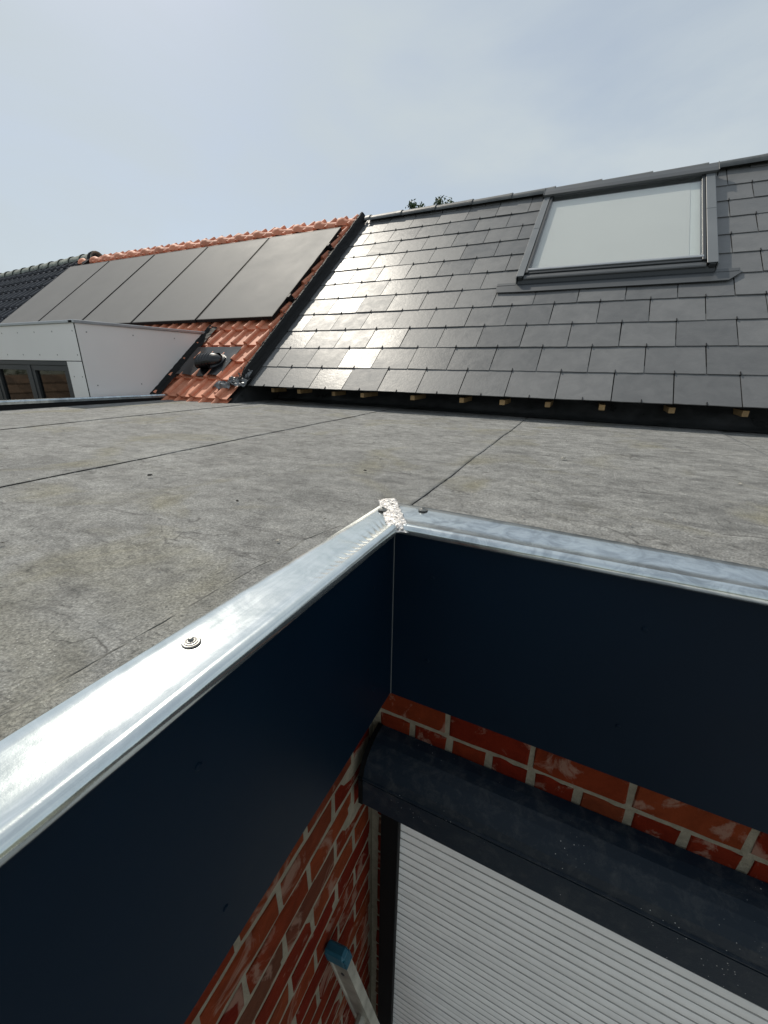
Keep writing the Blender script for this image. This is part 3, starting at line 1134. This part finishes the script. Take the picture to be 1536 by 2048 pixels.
def eave_mem(u, v):
    x = VX - 0.02 + (HX1 - VX) * u
    by = 3.10 - 0.075 * (x - 0.0) / 1.0 if x < 0 else 3.10 - 0.06 * x
    by = max(3.02, min(3.36, by)) - 0.03 + 0.02 * nz(x, 0, 3, 2.1) + 0.008 * nz(x, 0, 9, 12)
    wr = 0.012 * nz(x, v * 0.4, 1, 7) + 0.006 * nz(x, v, 4, 22)
    if v < 0.3:
        t_ = v / 0.3
        return (x, by + 0.09 * t_, DZ + 0.007 + 0.012 * t_ * t_ + max(0, wr) * 0.5 * t_ + 0.004 * max(0, nz(x, v, 7, 30)))
    t_ = (v - 0.3) / 0.7
    return (x, by + 0.09 + 0.10 * t_ - wr, DZ + 0.02 + 0.135 * t_ + 0.3 * wr)


m.grid(330, 16, eave_mem)
m.build('eaves_membrane', M_MEMB, hs, smooth=True)
for x in (-2.611, -2.317, -1.956, -1.638, -1.201, -0.82, -0.53, -0.231, 0.093, 0.467, 0.815, 1.19, 1.56, 1.95):
    zt = 0.112 + random.uniform(-.003, .003)
    w = random.uniform(0.015, 0.018)
    MB().bbox((x - w, (2.99 if x > -1.9 else 3.06) + random.uniform(-.008, .008), zt - 0.034), (x + w, 3.24, zt), 0.0015).build('batten_end', M_WOOD, hs)
MB().prism([RP(0, 0.02, -0.001)[1:], RP(0, 0.16, -0.001)[1:], RP(0, 0.16, -0.012)[1:], RP(0, 0.02, -0.006)[1:]], VX + 0.03, HX1 - 0.02).build('eaves_board', M_BITU, hs)


# ---- roof window
WUP = 0.045
RP0 = RP


def RP(x, s, o=0.0):
    return RP0(x, s + WUP, o)


def wbox(m, a, b, bev=0.003):
    return m.bbox(a, b, bev, RP)


kb = MB()
for a, b in (((-0.674, 1.285, -0.02), (-0.640, 2.79, 0.074)), ((0.622, 1.285, -0.02), (0.658, 2.79, 0.074)), ((-0.640, 1.29, -0.02), (0.622, 1.33, 0.050)), ((-0.640, 2.72, -0.02), (0.622, 2.79, 0.074))):
    wbox(kb, a, b)
wi = kb.build('roof_window', M_ANTHR_D, hs)
wi['label'] = 'wide roof window with anthracite frame and pale blind'
for x0, x1, xi in ((-0.688, -0.632, 1), (0.604, 0.668, -1)):
    for s0, s1 in ((1.292, 2.055), (2.058, 2.70)):
        wbox(MB(), (x0 + (0.0 if xi > 0 else 0.0), s0, 0.075), (x1, s1, 0.0815), 0.002).build('cover_strip', M_ANTHR, wi)
    xo = x0 if xi > 0 else x1
    wbox(MB(), (xo - 0.004, 1.288, 0.0), (xo + 0.004, 2.79, 0.0745), 0.001).build('side_flashing', M_ANTHR, wi)
hm = MB()
hp = [(2.645, 0.084), (2.645, 0.103), (2.652, 0.104), (2.700, 0.107), (2.765, 0.104), (2.780, 0.096), (2.780, 0.020), (2.775, 0.020), (2.775, 0.084)]
hm.prism(hp, -0.694, 0.684, T=lambda x, a, b: RP(x, a, b))
hm.build('hood', M_ANTHR_M, wi)
for x in (-0.700, 0.685):
    wbox(MB(), (x, 2.635, 0.060), (x + 0.006, 2.786, 0.110), 0.001).build('hood_end', M_ANTHR_D, wi)
# sash
sm2 = MB()
for a, b in (((-0.628, 1.345, 0.02), (-0.604, 2.72, 0.078)), ((0.577, 1.345, 0.02), (0.601, 2.72, 0.078)), ((-0.604, 1.345, 0.02), (0.577, 1.398, 0.070)), ((-0.604, 2.640, 0.02), (0.577, 2.72, 0.082))):
    wbox(sm2, a, b)
sm2.build('sash', M_ANTHR_D, wi)
bb = MB().prism([(1.378, 0.0705), (1.378, 0.0775), (1.386, 0.0800), (1.400, 0.0790), (1.402, 0.0705)], -0.612, 0.585, T=lambda x, a, b: RP(x, a, b))
bb.build('glazing_bar', M_TRIM, wi)
MB().prism([(1.286, 0.052), (1.288, 0.060), (1.300, 0.064), (1.338, 0.062), (1.342, 0.0505)], -0.632, 0.604, T=lambda x, a, b: RP(x, a, b)).build('sill_strip', M_ANTHR_M, wi)
wbox(MB(), (-0.606, 1.396, 0.066), (0.579, 2.645, 0.070), 0.0005).build('pane', M_GLASSSKY, wi)
wbox(MB(), (-0.602, 1.40, 0.034), (0.508, 2.638, 0.037), 0.0005).build('blind', M_BLIND, wi)
wbox(MB(), (0.509, 1.40, 0.030), (0.576, 2.638, 0.034), 0.0005).build('lining', M_LINING, wi)
# apron below
ap = [(-0.840, 1.220), (-0.825, 1.172), (-0.640, 1.165), (0.650, 1.160), (0.740, 1.163), (0.806, 1.240), (0.806, 1.300), (-0.845, 1.300)]
m = MB()
m.v = [RP(x, s, 0.0245) for x, s in ap] + [RP(x, s, 0.0190) for x, s in ap]
nk = len(ap)
m.f = [tuple(range(nk)), tuple(reversed(range(nk, 2 * nk)))] + [(i, i + nk, (i + 1) % nk + nk, (i + 1) % nk) for i in range(nk)]
m.build('apron_flashing', M_ANTHR_M, wi)
MB().prism([(1.290, 0.046), (1.284, 0.040), (1.270, 0.0262), (1.255, 0.0256), (1.300, 0.0250), (1.300, 0.046)], -0.676, 0.660, T=lambda x, a, b: RP(x, a, b)).build('apron_fold', M_ANTHR_D, wi)
for x0, x1 in ((-0.842, -0.690), (0.662, 0.80)):
    wbox(MB(), (x0, 1.262, 0.0250), (x1, 1.296, 0.0266), 0.0004).build('apron_lap', M_ANTHR_M, wi)

RP = RP0
# ------------------------------------------------------------------ verge between slates and red tiles
m = MB()


def verge(u, v):
    s = -0.03 + 3.02 * v
    rough = (0.006 * nz(s, u * 2, 0, 12) + 0.004 * nz(s, u * 2, 5, 45)) * (1.0 if u < 0.55 else 0.4)
    prof_ = [(-2.866, -0.005), (-2.862, 0.050), (-2.855, 0.080), (-2.842, 0.096), (-2.826, 0.094), (-2.812, 0.074), (-2.800, 0.045), (-2.786, 0.024), (-2.765, 0.016)]
    i = min(int(u * 8), 7)
    f = u * 8 - i
    x = prof_[i][0] * (1 - f) + prof_[i + 1][0] * f
    o = prof_[i][1] * (1 - f) + prof_[i + 1][1] * f
    if v < 0.05:
        o *= 0.45 + 11 * v
    return RP(x + rough, s, o + rough * 0.9)


m.grid(16, 230, verge)
m.build('verge_capping', M_BITU, hs, smooth=False)
# crumbled mortar along its left side
m = MB()
rs = random.Random(12)
for q in range(260):
    s = rs.uniform(0.0, 2.95)
    c = Vector(RP(-2.860 + rs.gauss(0, 0.006), s, 0.066 + rs.gauss(0, 0.014)))
    sz = rs.uniform(0.003, 0.010)
    vs = [c + Vector((rs.gauss(0, sz), rs.gauss(0, sz), rs.gauss(0, sz))) for _ in range(6)]
    m.add(vs, [(0, 1, 2), (0, 2, 3), (0, 3, 4), (0, 4, 5), (1, 3, 5), (2, 4, 5), (1, 2, 4)])
o = m.build('mortar_crumbs', M_MORTAR2, hs)
o['kind'] = 'stuff'
# crumpled lead at the foot of the verge
for (cx, cs, w_, h_, sd) in ((-2.86, -0.005, 0.24, 0.10, 1), (-2.82, 0.075, 0.10, 0.13, 5), (-3.00, -0.05, 0.20, 0.10, 9)):
    m = MB()
    m.grid(18, 10, lambda u, v: RP(cx + (u - .5) * w_ + 0.02 * nz(u, v, sd, 3), cs + (v - .5) * h_ + 0.03 * nz(u, v, sd + 3, 3), 0.055 + 0.035 * nz(u, v, sd, 4) + 0.02 * nz(u, v, sd + 7, 9)))
    m.build('lead_piece', M_LEAD, hs, smooth=False)
m = MB()
m.grid(14, 12, lambda u, v: (-3.53 + 0.16 * u + 0.02 * nz(u, v, 3, 4), 3.30 - 0.10 * v + 0.03 * nz(u, v, 8, 4) + 0.10 * u * 0.2, -0.004 + 0.075 * (1 - v) * (0.6 + 0.4 * u) + 0.02 * nz(u, v, 1, 5)))
m.build('lead_piece', M_MORTAR2, hs, smooth=False)

# ------------------------------------------------------------------ red tiled neighbour
rh = thing('red_tiled_house', 'red tiled house with white dormer and solar panels left of the slate roof', 'house', (-5.7, 5.0, GROUND_Z))
RX0 = -8.55
m = MB()
m.prism([RP(0, -0.45, -0.02)[1:], RP(0, 2.93, -0.02)[1:], back, (back[0] - 0.3, back[1] - 0.25), (3.2, -0.3)], RX0, VX - 0.03)
m.build('roof_base', M_MEMB, rh)
MB().box((RX0, 3.30, GROUND_Z), (VX - 0.03, back[0] - 0.35, 0.0)).build('house_wall', M_RENDER, rh)
TW, TE = 0.1645, 0.2510


def tile_profile(w):
    """(x, o) across: flat pan then a half-round roll on the right"""
    p = [(0.0, 0.004), (0.010, 0.000), (0.035, -0.001), (w - 0.052, -0.001), (w - 0.044, 0.002)]
    for k in range(8):
        a = math.pi - math.pi * k / 7
        p.append((w - 0.021 + 0.022 * math.cos(a), 0.003 + 0.033 * math.sin(a)))
    p.append((w + 0.004, -0.004))
    return p


def tile_mesh(mat, w, e, name):
    pr_ = tile_profile(w)
    n = len(pr_)
    m = MB()
    Lg = e + 0.05
    # the lower edge lies proud on the row below
    m.v = [(x, 0.0, o + 0.040) for x, o in pr_] + [(x, Lg, o + 0.004) for x, o in pr_] + [(x, 0.0, o + 0.040) for x, o in pr_] + [(x, 0.004, o + 0.010) for x, o in pr_]
    m.f = [(i, i + 1, n + i + 1, n + i) for i in range(n - 1)] + [(3 * n + i, 3 * n + i + 1, 2 * n + i + 1, 2 * n + i) for i in range(n - 1)]
    me = bpy.data.meshes.new(name)
    me.from_pydata(m.v, [], m.f)
    me.materials.append(mat)
    return me, m


tme, tmb = tile_mesh(M_RED, TW, TE, 'roof_tile')
rest = MB()
# cut tiles that run under the verge
cm_ = MB()
cp_ = [(0.0, 0.004), (0.010, 0.0), (0.090, 0.0)]
cm_.v = [(x, 0.0, o + 0.040) for x, o in cp_] + [(x, TE + 0.05, o + 0.004) for x, o in cp_] + [(x, 0.0, o + 0.040) for x, o in cp_] + [(x, 0.004, o + 0.010) for x, o in cp_]
cm_.f = [(i, i + 1, 4 + i, 3 + i) for i in range(2)] + [(9 + i, 10 + i, 7 + i, 6 + i) for i in range(2)]
cme = bpy.data.meshes.new('roof_tile')
cme.from_pydata(cm_.v, [], cm_.f)
cme.materials.append(M_RED)
for r in range(-2, 12):
    if 0.040 + r * TE < 2.85:
        obj('roof_tile', None, None, None, rh, me=cme, loc=RP(-3.110 + TW, 0.040 + r * TE, random.gauss(0, .0015)), rot=(PIT + random.gauss(0, .006), random.gauss(0, .006), 0))
for c in range(35):
    xl = -3.110 - c * TW
    if xl < RX0:
        break
    for r in range(-2, 12):
        s0 = 0.040 + r * TE
        if s0 > 2.85:
            continue
        # pans replaced by the flashing of the vent
        if xl > -4.3:
            if -3.86 < xl < -3.30 and 0.0 < s0 + 0.1 < 0.36 and False:
                continue
            obj('roof_tile', None, None, None, rh, me=tme, loc=RP(xl, s0 + random.gauss(0, .002), random.gauss(0, .0015)), rot=(PIT + random.gauss(0, .006), random.gauss(0, .006), random.gauss(0, .003)))
        else:
            rest.add([RP(xl + x, s0 + y, o) for x, y, o in tmb.v], tmb.f)
o = rest.build('roof_tiles', M_RED, rh)
o['kind'] = 'stuff'
# ridge tiles
q = 0
x = RX0 + 0.05
while x < VX - 0.08:
    x1 = min(x + 0.335, VX - 0.05)
    c = Vector(RP(0, 2.90, 0.02))
    m = MB()
    N = 12
    for (xx, r_) in ((x, 0.080), (x + 0.004, 0.106), (x + 0.040, 0.110), (x + 0.080, 0.098), (x + 0.10, 0.080), (x1 + 0.03, 0.068)):
        for k in range(N + 1):
            a = math.pi * k / N
            m.v.append((xx, c.y + 0.01 - r_ * math.cos(a), c.z - 0.028 + r_ * math.sin(a)))
    for j in range(5):
        for k in range(N):
            m.f.append((j * (N + 1) + k, (j + 1) * (N + 1) + k, (j + 1) * (N + 1) + k + 1, j * (N + 1) + k + 1))
    m.build('ridge_tile', M_RED, rh, smooth=True)
    x += 0.335
    q += 1

# roof vent with its flashing pan
fp = MB()
fp.grid(10, 8, lambda u, v: RP(-3.72 + 0.60 * u, 0.06 + 0.42 * v, 0.062 + 0.012 * math.sin(u * 9) * (1 - v) + 0.004 * nz(u, v, 2, 5)))
vent = fp.build('roof_vent', M_VENT, rh, smooth=True)
vent['label'] = 'black roof vent with ribbed cowl between dormer and slates'
vc = Vector(RP(-3.20, 0.24, 0.095))
ax = Vector((-0.97, -0.16, 0.06)).normalized()
exv = Vector((0, CP, SP))
exv = (exv - ax * exv.dot(ax)).normalized()
ezv = ax.cross(exv)
ezv = ezv if ezv.z > 0 else -ezv
m = MB()


def cowl(u, v):
    a = 2 * math.pi * u
    r_ = 0.068 * math.sqrt(max(0.0, 1 - (1 - min(1.0, v / 0.45)) ** 2)) if v < 0.45 else 0.068 + 0.012 * (v - 0.45)
    rib = 0.007 if v > 0.42 and int(v * 15) % 2 else 0.0
    return tuple(vc + ax * (0.25 * v) - Vector((0, 0, 0.05 * max(0, v - 0.45))) + exv * ((r_ + rib) * math.cos(a)) + ezv * ((r_ * 0.72 + rib) * math.sin(a)))


m.grid(20, 45, cowl)
m.build('cowl', M_VENT, vent, smooth=False)
MB().lathe([(0.115, -0.05), (0.110, 0.0), (0.100, 0.02), (0.100, 0.04), (0.080, 0.05), (0.076, 0.07)], Vector(RP(-3.29, 0.25, 0.04)), 20, (Vector((1, 0, 0)), Vector((0, CP, SP)), Vector((0, -SP, CP)))).build('vent_base', M_VENT, vent, smooth=False)

# ---- dormer
DX, DY, DT = -3.80, 2.14, 0.632
DL = -7.4
dc = MB().prism([(DY + 0.012, -0.7), (DY + 0.012, DT - 0.022), (3.54, DT - 0.022), (3.20, DT - 0.35), (2.85, -0.05), (2.85, -0.7)], DL, DX - 0.012)
# the core has a window hole: build it as separate solids
dc = MB()
dc.prism([(DY + 0.20, -0.7), (DY + 0.20, DT - 0.022), (3.53, DT - 0.022), (2.76, 0.0), (2.76, -0.7)], DL, DX - 0.010)
dm = dc.build('dormer', M_ROOM, rh)
dm['label'] = 'flat topped dormer clad in off white panels'
WZ1, WXR = 0.322, -4.030
# cladding
MB().bbox((DL, DY, WZ1 + 0.004), (DX - 0.012, DY + 0.010, DT - 0.02), 0.001).build('cladding_panel', M_CLAD, dm)
MB().bbox((WXR + 0.003, DY, -0.7), (DX - 0.012, DY + 0.010, WZ1 - 0.002), 0.001).build('cladding_panel', M_CLAD, dm)
m = MB()
sp = [(DY + 0.006, -0.7), (DY + 0.006, DT - 0.02), (3.515, DT - 0.02), (2.74, 0.0), (2.70, -0.7)]
m.prism(sp, DX - 0.0095, DX)
m.build('cladding_panel', M_CLAD, dm)
MB().box((DX - 0.0115, DY - 0.0005, -0.7), (DX - 0.0098, DY + 0.012, DT - 0.02)).build('corner_joint', M_GUIDE, dm)
# roof trim
tp = MB()
tp.bbox((DL, DY - 0.012, DT - 0.020), (DX - 0.004, DY + 0.06, DT + 0.004), 0.004)
tp.bbox((DX - 0.06, DY - 0.012, DT - 0.0195), (DX + 0.014, 3.56, DT + 0.006), 0.004)
tp.box((DL, DY + 0.05, DT - 0.02), (DX - 0.05, 3.54, DT - 0.006))
tp.build('roof_trim', M_TRIM, dm)
# screws in the cladding
m = MB()
for z_ in (0.555, 0.372):
    for x in (-3.85, -4.14, -4.41, -4.68, -4.95, -5.22):
        m.add(*(lambda d: (d.v, d.f))(disc((x, DY, z_), 0.006, (0, -1, 0))))
for x, z_ in ((-3.85, 0.20), (-3.965, 0.20)):
    m.add(*(lambda d: (d.v, d.f))(disc((x, DY, z_), 0.006, (0, -1, 0))))
for y, z_ in ((2.22, 0.55), (2.22, 0.13), (2.62, 0.55), (2.62, 0.13), (3.05, 0.55), (3.30, 0.50), (2.95, 0.22)):
    m.add(*(lambda d: (d.v, d.f))(disc((DX, y, z_), 0.006, (1, 0, 0))))
o = m.build('cladding_screws', M_STEEL, dm)
# window: outer frame, sashes, panes
fx = [WXR, -4.65, -5.30, -5.95]
m = MB()
m.bbox((fx[-1], DY + 0.004, WZ1 - 0.036), (WXR, DY + 0.07, WZ1), 0.002)
m.bbox((fx[-1], DY + 0.004, -0.62), (WXR, DY + 0.07, -0.57), 0.002)
m.bbox((WXR - 0.034, DY + 0.0045, -0.57), (WXR, DY + 0.07, WZ1 - 0.036), 0.002)
for x in fx[1:]:
    m.bbox((x - 0.02, DY + 0.0045, -0.57), (x + 0.02, DY + 0.07, WZ1 - 0.036), 0.002)
m.build('window_frame', M_ANTHR_D, dm)
for i in range(3):
    a, b = fx[i + 1] + 0.02, fx[i] - (0.034 if i == 0 else 0.02)
    m = MB()
    y0, y1 = DY + 0.010, DY + 0.060
    m.bbox((a, y0, WZ1 - 0.082), (b, y1, WZ1 - 0.037), 0.002)
    m.bbox((a, y0, -0.57), (b, y1, -0.52), 0.002)
    m.bbox((a, y0 + .0004, -0.52), (a + 0.05, y1, WZ1 - 0.082), 0.002)
    m.bbox((b - 0.05, y0 + .0004, -0.52), (b, y1, WZ1 - 0.082), 0.002)
    m.build('sash', M_ANTHR_D, dm)
    MB().box((a + 0.045, DY + 0.030, -0.53), (b - 0.045, DY + 0.036, WZ1 - 0.075)).build('pane', M_GLASSWIN, dm)
    cm = MB()
    cm.grid(24, 2, lambda u, v: (a + 0.05 + (0.045 + 0.01 * i) * u, DY + 0.12 + 0.012 * math.sin(u * 30), -0.55 + (WZ1 + 0.5) * v))
    cm.build('curtain', M_CURTAIN, dm, smooth=True)
# lead soaker between dormer cheek and tiles
m = MB()
m.grid(3, 40, lambda u, v: RP(DX + 0.003 + 0.085 * u, -0.25 + 1.08 * v, 0.062 - 0.012 * u + 0.006 * nz(u, v * 9, 1, 3) + (0.02 if u == 0 else 0)))
m.build('soaker', M_BITU, rh, smooth=False)

# ------------------------------------------------------------------ solar panels
PX = [-2.965, -4.060, -5.165, -6.280, -7.385, -8.500]
ords = ['rightmost solar panel, next to the slate roof and its tiled strip', 'second solar panel from the slate roof', 'middle one of the five solar panels on the red roof', 'second solar panel from the black tiled roof', 'leftmost solar panel, next to the black tiled roof']
for i in range(5):
    a, b = PX[i + 1] + 0.012, PX[i] - 0.012
    s0, s1, o1 = 0.902, 2.655, 0.100
    dz = random.uniform(-.002, .002)
    p = thing('solar_panel', ords[i], 'solar panel', RP((a + b) / 2, s0, 0.05), 'solar panels on the red tiled roof')
    m = MB()
    for c0, c1 in (((a, s0), (b, s0 + 0.010)), ((a, s1 - 0.010), (b, s1)), ((a, s0 + 0.010), (a + 0.010, s1 - 0.010)), ((b - 0.010, s0 + 0.010), (b, s1 - 0.010))):
        m.box((c0[0], c0[1], o1 - 0.035 + dz), (c1[0], c1[1], o1 + dz), RP)
    m.build('frame', M_BLACK, p)
    m = MB()
    m.box((a + 0.010, s0 + 0.010, o1 - 0.006 + dz), (b - 0.010, s1 - 0.010, o1 - 0.0012 + dz), RP)
    m.build('glass', M_SOLAR, p)
    m = MB().box((a + 0.05, s0 + 0.05, o1 - 0.030 + dz), (b - 0.05, s1 - 0.05, o1 - 0.008 + dz), RP)
    m.build('back_sheet', M_BLACK, p)
    for s in (1.25, 2.25):
        m = MB().box((a - (0.04 if i == 4 else 0.012), s - 0.02, 0.034), (b + (0.05 if i == 0 else 0.012), s + 0.02, o1 - 0.0355), RP)
        m.build('mounting_rail', M_BLACK, p)
        if i == 0:
            MB().bbox((b + 0.001, s - 0.03, 0.05), (b + 0.035, s + 0.03, o1 + 0.006), 0.003, RP).build('clamp', M_BLACK, p)

# ------------------------------------------------------------------ black tiled house far left
bh = thing('black_tiled_house', 'house with black glazed tiles and pale lichened ridge at far left', 'house', (-10.5, 5.0, GROUND_Z))
BYAW = rad(-4.7)
bo = Vector(RP(-8.42, 0, 0.0))
bo.z += 0.02
rb_ = Matrix.Rotation(BYAW, 3, 'Z')


def BP(x, s, o=0.0):
    """x runs left-negative from the verge of this roof"""
    p = rb_ @ Vector((x, s * CP - o * SP, s * SP + o * CP))
    return tuple(p + bo)


BRS = 3.03
m = MB()
pts = [(s, o) for s, o in ((-0.6, -0.03), (BRS, -0.03))]
f0, f1 = BP(0, -0.6, -0.03), BP(0, BRS, -0.03)
g0, g1 = BP(-5.2, -0.6, -0.03), BP(-5.2, BRS, -0.03)
bk0 = tuple(Vector(f1) + rb_ @ Vector((0, BRS * CP, -BRS * SP)))
bk1 = tuple(Vector(g1) + rb_ @ Vector((0, BRS * CP, -BRS * SP)))
m.v = [f0, f1, g1, g0, bk0, bk1]
m.f = [(0, 1, 2, 3), (1, 4, 5, 2), (0, 4, 1), (3, 2, 5), (0, 3, 5, 4)]
m.build('roof_base', M_BLACK, bh)
MB().box((-13.4, 3.9, GROUND_Z), (-8.6, 7.0, 0.1)).build('house_wall', M_RENDER, bh)
btme, _ = tile_mesh(M_BLACKTILE, 0.235, 0.30, 'roof_tile')
for c in range(17):
    for r in range(-1, 10):
        s0 = 0.05 + r * 0.30
        p = BP(-0.25 - c * 0.235, s0, 0)
        o = obj('roof_tile', None, None, None, bh, me=btme, loc=p)
        o.rotation_euler = (Matrix.Rotation(BYAW, 3, 'Z') @ Matrix.Rotation(PIT, 3, 'X')).to_euler()
for q in range(11):
    x0, x1 = -0.40 * q, -0.40 * (q + 1) - 0.02
    m = MB()
    N = 12
    sec = ((x0 + 0.02, 0.122), (x0 - 0.03, 0.122), (x0 - 0.031, 0.112), (x1, 0.106))
    for x, r_ in sec:
        for k in range(N + 1):
            a = math.pi * k / N
            cpt = Vector(BP(x, BRS - 0.01, 0.0)) + Vector((0, 0, -0.02))
            m.v.append(tuple(cpt + rb_ @ Vector((0, -r_ * math.cos(a), r_ * math.sin(a)))))
    for j in range(3):
        for k in range(N):
            m.f.append((j * (N + 1) + k, j * (N + 1) + k + 1, (j + 1) * (N + 1) + k + 1, (j + 1) * (N + 1) + k))
    if q == 0:
        m.f.append(tuple(range(N + 1)))
    m.build('ridge_tile', M_LICHEN, bh, smooth=True)
    for xx in (x0 - 0.10, x0 - 0.22):
        cpt = Vector(BP(xx, BRS - 0.01, 0.0)) + Vector((0, 0, -0.02)) + rb_ @ Vector((0, -0.103, 0.022))
        dd = disc(tuple(cpt), 0.018, tuple(rb_ @ Vector((0, -1, 0))))
        dd.build('ridge_clip', M_BLACK, bh)
# dark end piece of the ridge and verge
m = MB()
m.lathe([(0.0, 0.0), (0.10, 0.0), (0.135, 0.02), (0.130, 0.10), (0.115, 0.14)], Vector(BP(0.02, BRS - 0.01, 0)) + Vector((0, 0, -0.02)), 16, (rb_ @ Vector((0, 1, 0)), Vector((0, 0, 1)), rb_ @ Vector((-1, 0, 0))))
m.build('ridge_end', M_BLACK, bh, smooth=True)
m = MB()
m.box((-0.02, 0, -0.02), (0.04, BRS, 0.06), BP)
m.build('verge_trim', M_BLACK, bh)

# ------------------------------------------------------------------ tree behind the slate roof
tr = thing('tree', 'tree behind the slate roof, only leafy tips showing above the ridge', 'tree', (-3.35, 9.4, GROUND_Z))
m = MB()
top = Vector((-3.3, 9.2, 2.6))
m.tube([(-3.35, 9.4, GROUND_Z), (-3.30, 9.38, -1.2), (-3.38, 9.3, 0.6), top], [0.16, 0.13, 0.09, 0.03], 9)
tips = [Vector((-3.77, 9.0, 3.37)), Vector((-3.21, 9.0, 3.37)), Vector((-3.03, 9.05, 3.31)), Vector((-3.62, 9.1, 3.33))]
rs = random.Random(5)
clumps = []
for tp_ in tips:
    mid = (top + tp_) / 2 + Vector((rs.gauss(0, .05), rs.gauss(0, .05), 0))
    m.tube([top - Vector((0, 0, 0.5)), mid, tp_], [0.025, 0.012, 0.004], 6)
    clumps.append((tp_ - Vector((0, 0, .03)), 0.085, 110))
for q in range(34):
    a = rs.uniform(0, 6.28)
    z0 = rs.uniform(0.2, 2.3)
    base = Vector((-3.35, 9.35, z0 - 0.5))
    rr = (1.5 - 0.35 * abs(z0 - 1.0)) * rs.uniform(0.5, 1.0)
    tip = Vector((-3.35 + rr * math.cos(a), 9.35 + rr * math.sin(a), z0 + rs.uniform(0.1, 0.45)))
    m.tube([base, (base + tip) / 2 + Vector((0, 0, .08)), tip], [0.035, 0.02, 0.006], 5)
    clumps.append((tip, 0.26, 190))
    clumps.append(((base + tip * 2) / 3, 0.24, 120))
m.build('trunk', M_BARK, tr, smooth=True)
m = MB()
for c, r_, n_ in clumps:
    for q in range(n_):
        p = c + Vector((rs.gauss(0, r_ * .6), rs.gauss(0, r_ * .6), rs.gauss(0, r_ * .55)))
        if p.z > 3.46:
            continue
        a = Vector((rs.gauss(0, 1), rs.gauss(0, 1), rs.gauss(0, 1))).normalized()
        b = a.orthogonal().normalized()
        l_ = rs.uniform(0.022, 0.042)
        m.add([p - a * l_, p + b * l_ * .45, p + a * l_, p - b * l_ * .45], [(0, 1, 2, 3)])
o = m.build('crown', M_LEAF, tr)

# ------------------------------------------------------------------ garden behind the camera, seen mirrored in the dormer window
gs = thing('garden_shed', 'low garden shed with a brown tiled roof in the garden beside the houses', 'shed', (-12.0, -1.6, GROUND_Z))
MB().box((-13.2, -3.4, GROUND_Z), (-11.2, 0.4, -0.75)).build('wall', M_RENDER, gs)
M_BROWN = simple('brown_roof_tile', (0.17, 0.105, 0.06), 0.85, var=0.4, scale=10, rand=0.3)
m = MB()
m.prism([(-11.05, -0.78), (-12.2, -0.02), (-13.35, -0.78)], -3.55, 0.55, T=lambda y, x, z: (x, y, z))
m.build('roof_base', M_BROWN, gs)
for r in range(4):
    for c in range(12):
        x0_, z0_ = -11.03 - r * 0.285, -0.77 + r * 0.188
        vs = [(x0_, -3.55 + c * 0.342, z0_ + 0.03), (x0_, -3.55 + c * 0.342 + 0.33, z0_ + 0.03), (x0_ - 0.30, -3.55 + c * 0.342 + 0.33, z0_ + 0.21), (x0_ - 0.30, -3.55 + c * 0.342, z0_ + 0.21)]
        vs += [(x, y, z - 0.025) for x, y, z in vs]
        obj('roof_tile', vs, [(0, 1, 2, 3), (0, 4, 5, 1), (1, 5, 6, 2), (3, 7, 4, 0)], M_BROWN, gs)
hg = thing('hedge', 'tall green garden hedge behind the shed', 'hedge', (-16.0, -2.0, GROUND_Z))
m, w_ = MB(), MB()
for q in range(9):
    y_ = -6.5 + q * 1.1
    w_.tube([(-16, y_, GROUND_Z), (-16.05, y_ + .1, -1.0), (-16, y_, 0.8)], [0.06, 0.04, 0.01], 6)
    for k in range(420):
        p = Vector((-16 + rs.gauss(0, .45), y_ + rs.gauss(0, .45), rs.uniform(-2.7, 1.3)))
        a = Vector((rs.gauss(0, 1), rs.gauss(0, 1), rs.gauss(0, 1))).normalized()
        b = a.orthogonal().normalized()
        l_ = rs.uniform(0.06, 0.13)
        m.add([p - a * l_, p + b * l_ * .5, p + a * l_, p - b * l_ * .5], [(0, 1, 2, 3)])
w_.build('stem', M_BARK, hg)
m.build('foliage', M_LEAF, hg)
